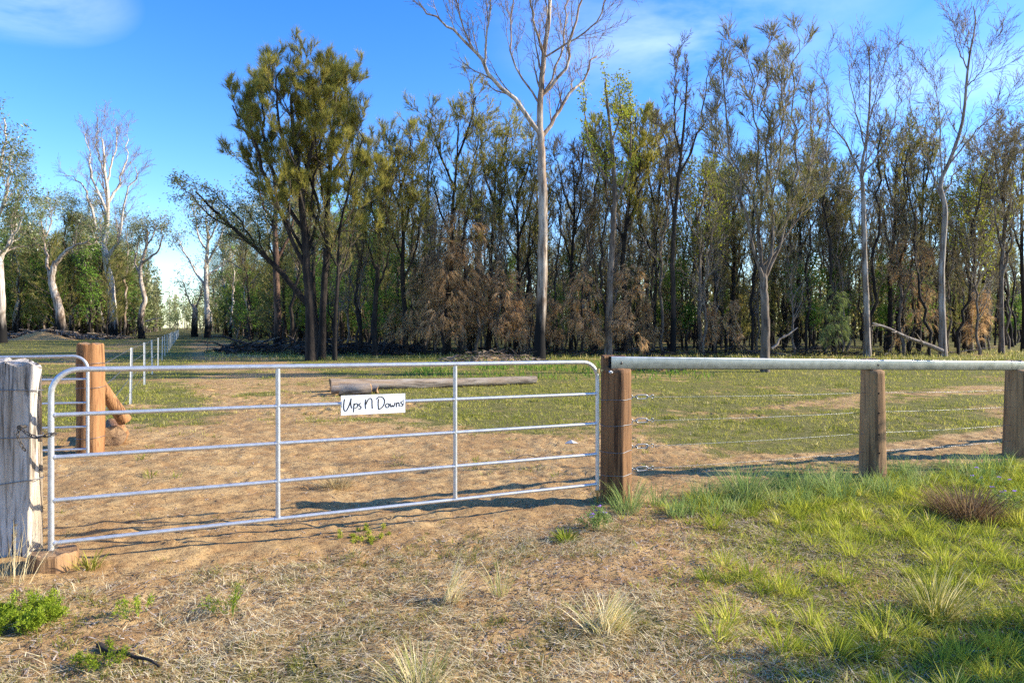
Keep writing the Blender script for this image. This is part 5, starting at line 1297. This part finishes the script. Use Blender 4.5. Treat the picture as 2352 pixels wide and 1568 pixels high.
def leafy_weed(label, x, y, n_stem, H, mat, seed, rad, ll=.03, lw=.011, name='weed', pairs=14, fl=0, cat='plant'):
    r = tree_rng(seed); z = Gs(x, y); t = thing(name, label, cat, (x, y, z))
    P_ = []
    for i in range(n_stem):
        a = r.uniform(0, 6.28); d = rad * math.sqrt(r.random()) * .6; b = np.array([math.cos(a) * d, math.sin(a) * d, -.01])
        le = r.uniform(.1, .9); e = b + np.array([math.cos(a) * math.sin(le), math.sin(a) * math.sin(le), math.cos(le)]) * H * r.uniform(.6, 1.15)
        P_.append(spline([b, (b + e) / 2 + np.array([0, 0, H * .12]), e], 6))
    P_ = np.array(P_); mb = MB(); V, F = tubes(P_, np.full(P_.shape[:2], .0018), 4); mb.add(V, F)
    C, R2 = grow(P_, np.full(P_.shape[:2], .0018), 6, .2, 1, H * .4, .9, .05, .08, 4, .9, rng=r); V, F = tubes(C, np.full(C.shape[:2], .001), 3); mb.add(V, F)
    mb.build('stem', M['green_leaf'], t)
    mb = MB(); leaves(mb, np.concatenate([C, P_[:, [1, 2, 4, 5]]]), pairs, ll, lw, -.05, 0, .05, r, .006); tag(mb.build('leaf', mat, t), kind='stuff')
    for i in range(fl):
        s = P_[i % n_stem][-1]; mb = MB(); k = 9
        for j in range(k):
            a = j * 6.28 / k + r.random(); rr_ = .006 + .012 * r.random(); c = s + np.array([math.cos(a) * rr_, math.sin(a) * rr_, .004 + .012 * r.random()])
            for q in range(5):
                b_ = q * 1.2566 + a; d = np.array([math.cos(b_), math.sin(b_), .25]); sd = np.array([-d[1], d[0], 0])
                mb.add(np.array([c, c + d * .005 - sd * .003, c + d * .0085, c + d * .005 + sd * .003]), [(0, 1, 2, 3)], 0, r.random())
        mb.build('flower', M['petal'], t)
    return t
leafy_weed('bright lime ferny weed in the lower left corner beside the grey post', *gpos(50, 1420, 1.5), 60, .11, M['fern'], 31, .26, .015, .005, 'ferny_weed', 22)
leafy_weed('small lime ferny weed in the straw right of the big ferny weed', *gpos(318, 1400, 1.52), 6, .12, M['fern'], 32, .08, .016, .005, 'ferny_weed', 12)
leafy_weed('loose green weed standing in the straw below the first gate upright', *gpos(520, 1400, 1.53), 8, .16, M['fern'], 33, .10, .016, .004, 'ferny_weed', 9)
leafy_weed('low ferny weed at the bottom edge under the dark fallen stick', *gpos(240, 1530, 1.55), 9, .09, M['fern'], 34, .11, .016, .005, 'ferny_weed', 12)
leafy_weed('low green creeping weed on the soil edge in front of the gate middle', *gpos(840, 1226, 1.56), 22, .045, M['grass_lush'], 35, .34, .018, .006, 'creeping_weed', 9)
leafy_weed('grey green flowering weed with purple heads at the foot of the strainer post', *gpos(1372, 1215, 1.58), 14, .16, M['grass_blue'], 36, .10, .022, .006, 'flowering_weed', 12, 6)
leafy_weed('purple flowering weed in the lush grass at the far right of the verge', *gpos(2320, 1180, 1.7), 10, .24, M['grass_blue'], 37, .12, .022, .006, 'flowering_weed', 10, 6)
leafy_weed('purple flowering weed in the grass below the third post', *gpos(2275, 1130, 1.7), 8, .24, M['grass_blue'], 38, .12, .022, .006, 'flowering_weed', 10, 5)

# sticks on the ground
fallen('dark forked stick lying in the bottom left corner', (-1.98, 3.27, Gs(-1.98, 3.27) + .03), (-1.60, 3.10, Gs(-1.6, 3.1) + .02), .014, M['stick_dark'], 2, None, 201)
a = gpos(720, 1555); fallen('thin bent dark stick on the straw near the bottom edge', (*gpos(742, 1568), .03), (*gpos(700, 1500), .03), .006, M['stick_dark'], 2, None, 202)
fallen('thin pale stick lying on the bare soil inside the gate', (*gpos(590, 1070, 1.58), .03), (*gpos(690, 1080, 1.58), .05), .008, M['stick'], 3, None, 203)
fallen('small pile of dead twigs on the soil inside the gate near its hinge end', (*gpos(1180, 1060), .03), (*gpos(1290, 1045), .06), .008, M['stick'], 6, None, 204)
x, y = gpos(1312, 1022); c = MB(); V = np.array([(-.09, -.03, 0), (.02, -.06, .01), (.10, .0, 0), (.03, .05, .015), (-.06, .04, .01), (0, 0, .045)])
c.add(V, [(0, 1, 5), (1, 2, 5), (2, 3, 5), (3, 4, 5), (4, 0, 5)]); o = c.build('bark_chip', M['paper'], None, (x, y, Gs(x, y) + .005)); tag(o, 'pale curled chip of bark on the soil beyond the gate hinge', 'bark chip')

# leafy branch of a tree just outside the right edge
def edge_tree():
    r = tree_rng(701); bx, by = 9.0, 8.4; z = Gs(bx, by)
    t = thing('broadleaf_sapling', 'broad leaved sapling poking green leaves in at the edge beside the third post', 'sapling', (bx, by, z))
    T = spline([(0, 0, -.2), (-.1, 0, 1.2), (-.25, .1, 2.4), (-.2, 0, 3.6), (-.1, 0, 4.6)], 16); R_ = np.linspace(.055, .012, 16)
    mb = MB(); pipe(mb, T, R_, 9); mb.build('trunk', M['bark_grey'], t)
    C, R2 = grow(T[None], R_[None], 14, .25, 1, 1.7, .9, .06, .10, 6, .5, rng=r); cr = MB(); V, F = tubes(C, R2, 5); cr.add(V, F, 0, .5, True)
    C, R2 = grow(C, R2, 4, .25, 1, .6, .7, .02, .12, 5, .5, rng=r); V, F = tubes(C, R2, 4); cr.add(V, F, 0, .5, True)
    leaves(cr, C, 4, .13, .065, .3, 1, .2, r, .03); cr.build('crown', [M['twig_grey'], M['green_leaf']], t)
edge_tree()
def shade_tree():
    r = tree_rng(702); bx, by = 9.0, 3.6; z = Gs(bx, by)
    t = thing('broadleaf_sapling', 'bushy sapling whose shade falls over the lower corner of the verge grass', 'sapling', (bx, by, z))
    T = spline([(0, 0, -.2), (.05, 0, 1.2), (0, .1, 2.2), (.1, 0, 3.1)], 16); R_ = np.linspace(.06, .012, 16)
    mb = MB(); pipe(mb, T, R_, 9); mb.build('trunk', M['bark_grey'], t)
    C, R2 = grow(T[None], R_[None], 14, .6, 1, 1.2, .9, .06, .10, 6, .5, rng=r); cr = MB(); V, F = tubes(C, R2, 5); cr.add(V, F, 0, .5, True)
    C, R2 = grow(C, R2, 5, .25, 1, .6, .7, .02, .12, 5, .5, rng=r); V, F = tubes(C, R2, 4); cr.add(V, F, 0, .5, True)
    leaves(cr, C, 26, .13, .065, .3, 1, .2, r, .08); cr.build('crown', [M['twig_grey'], M['green_leaf']], t)
shade_tree()
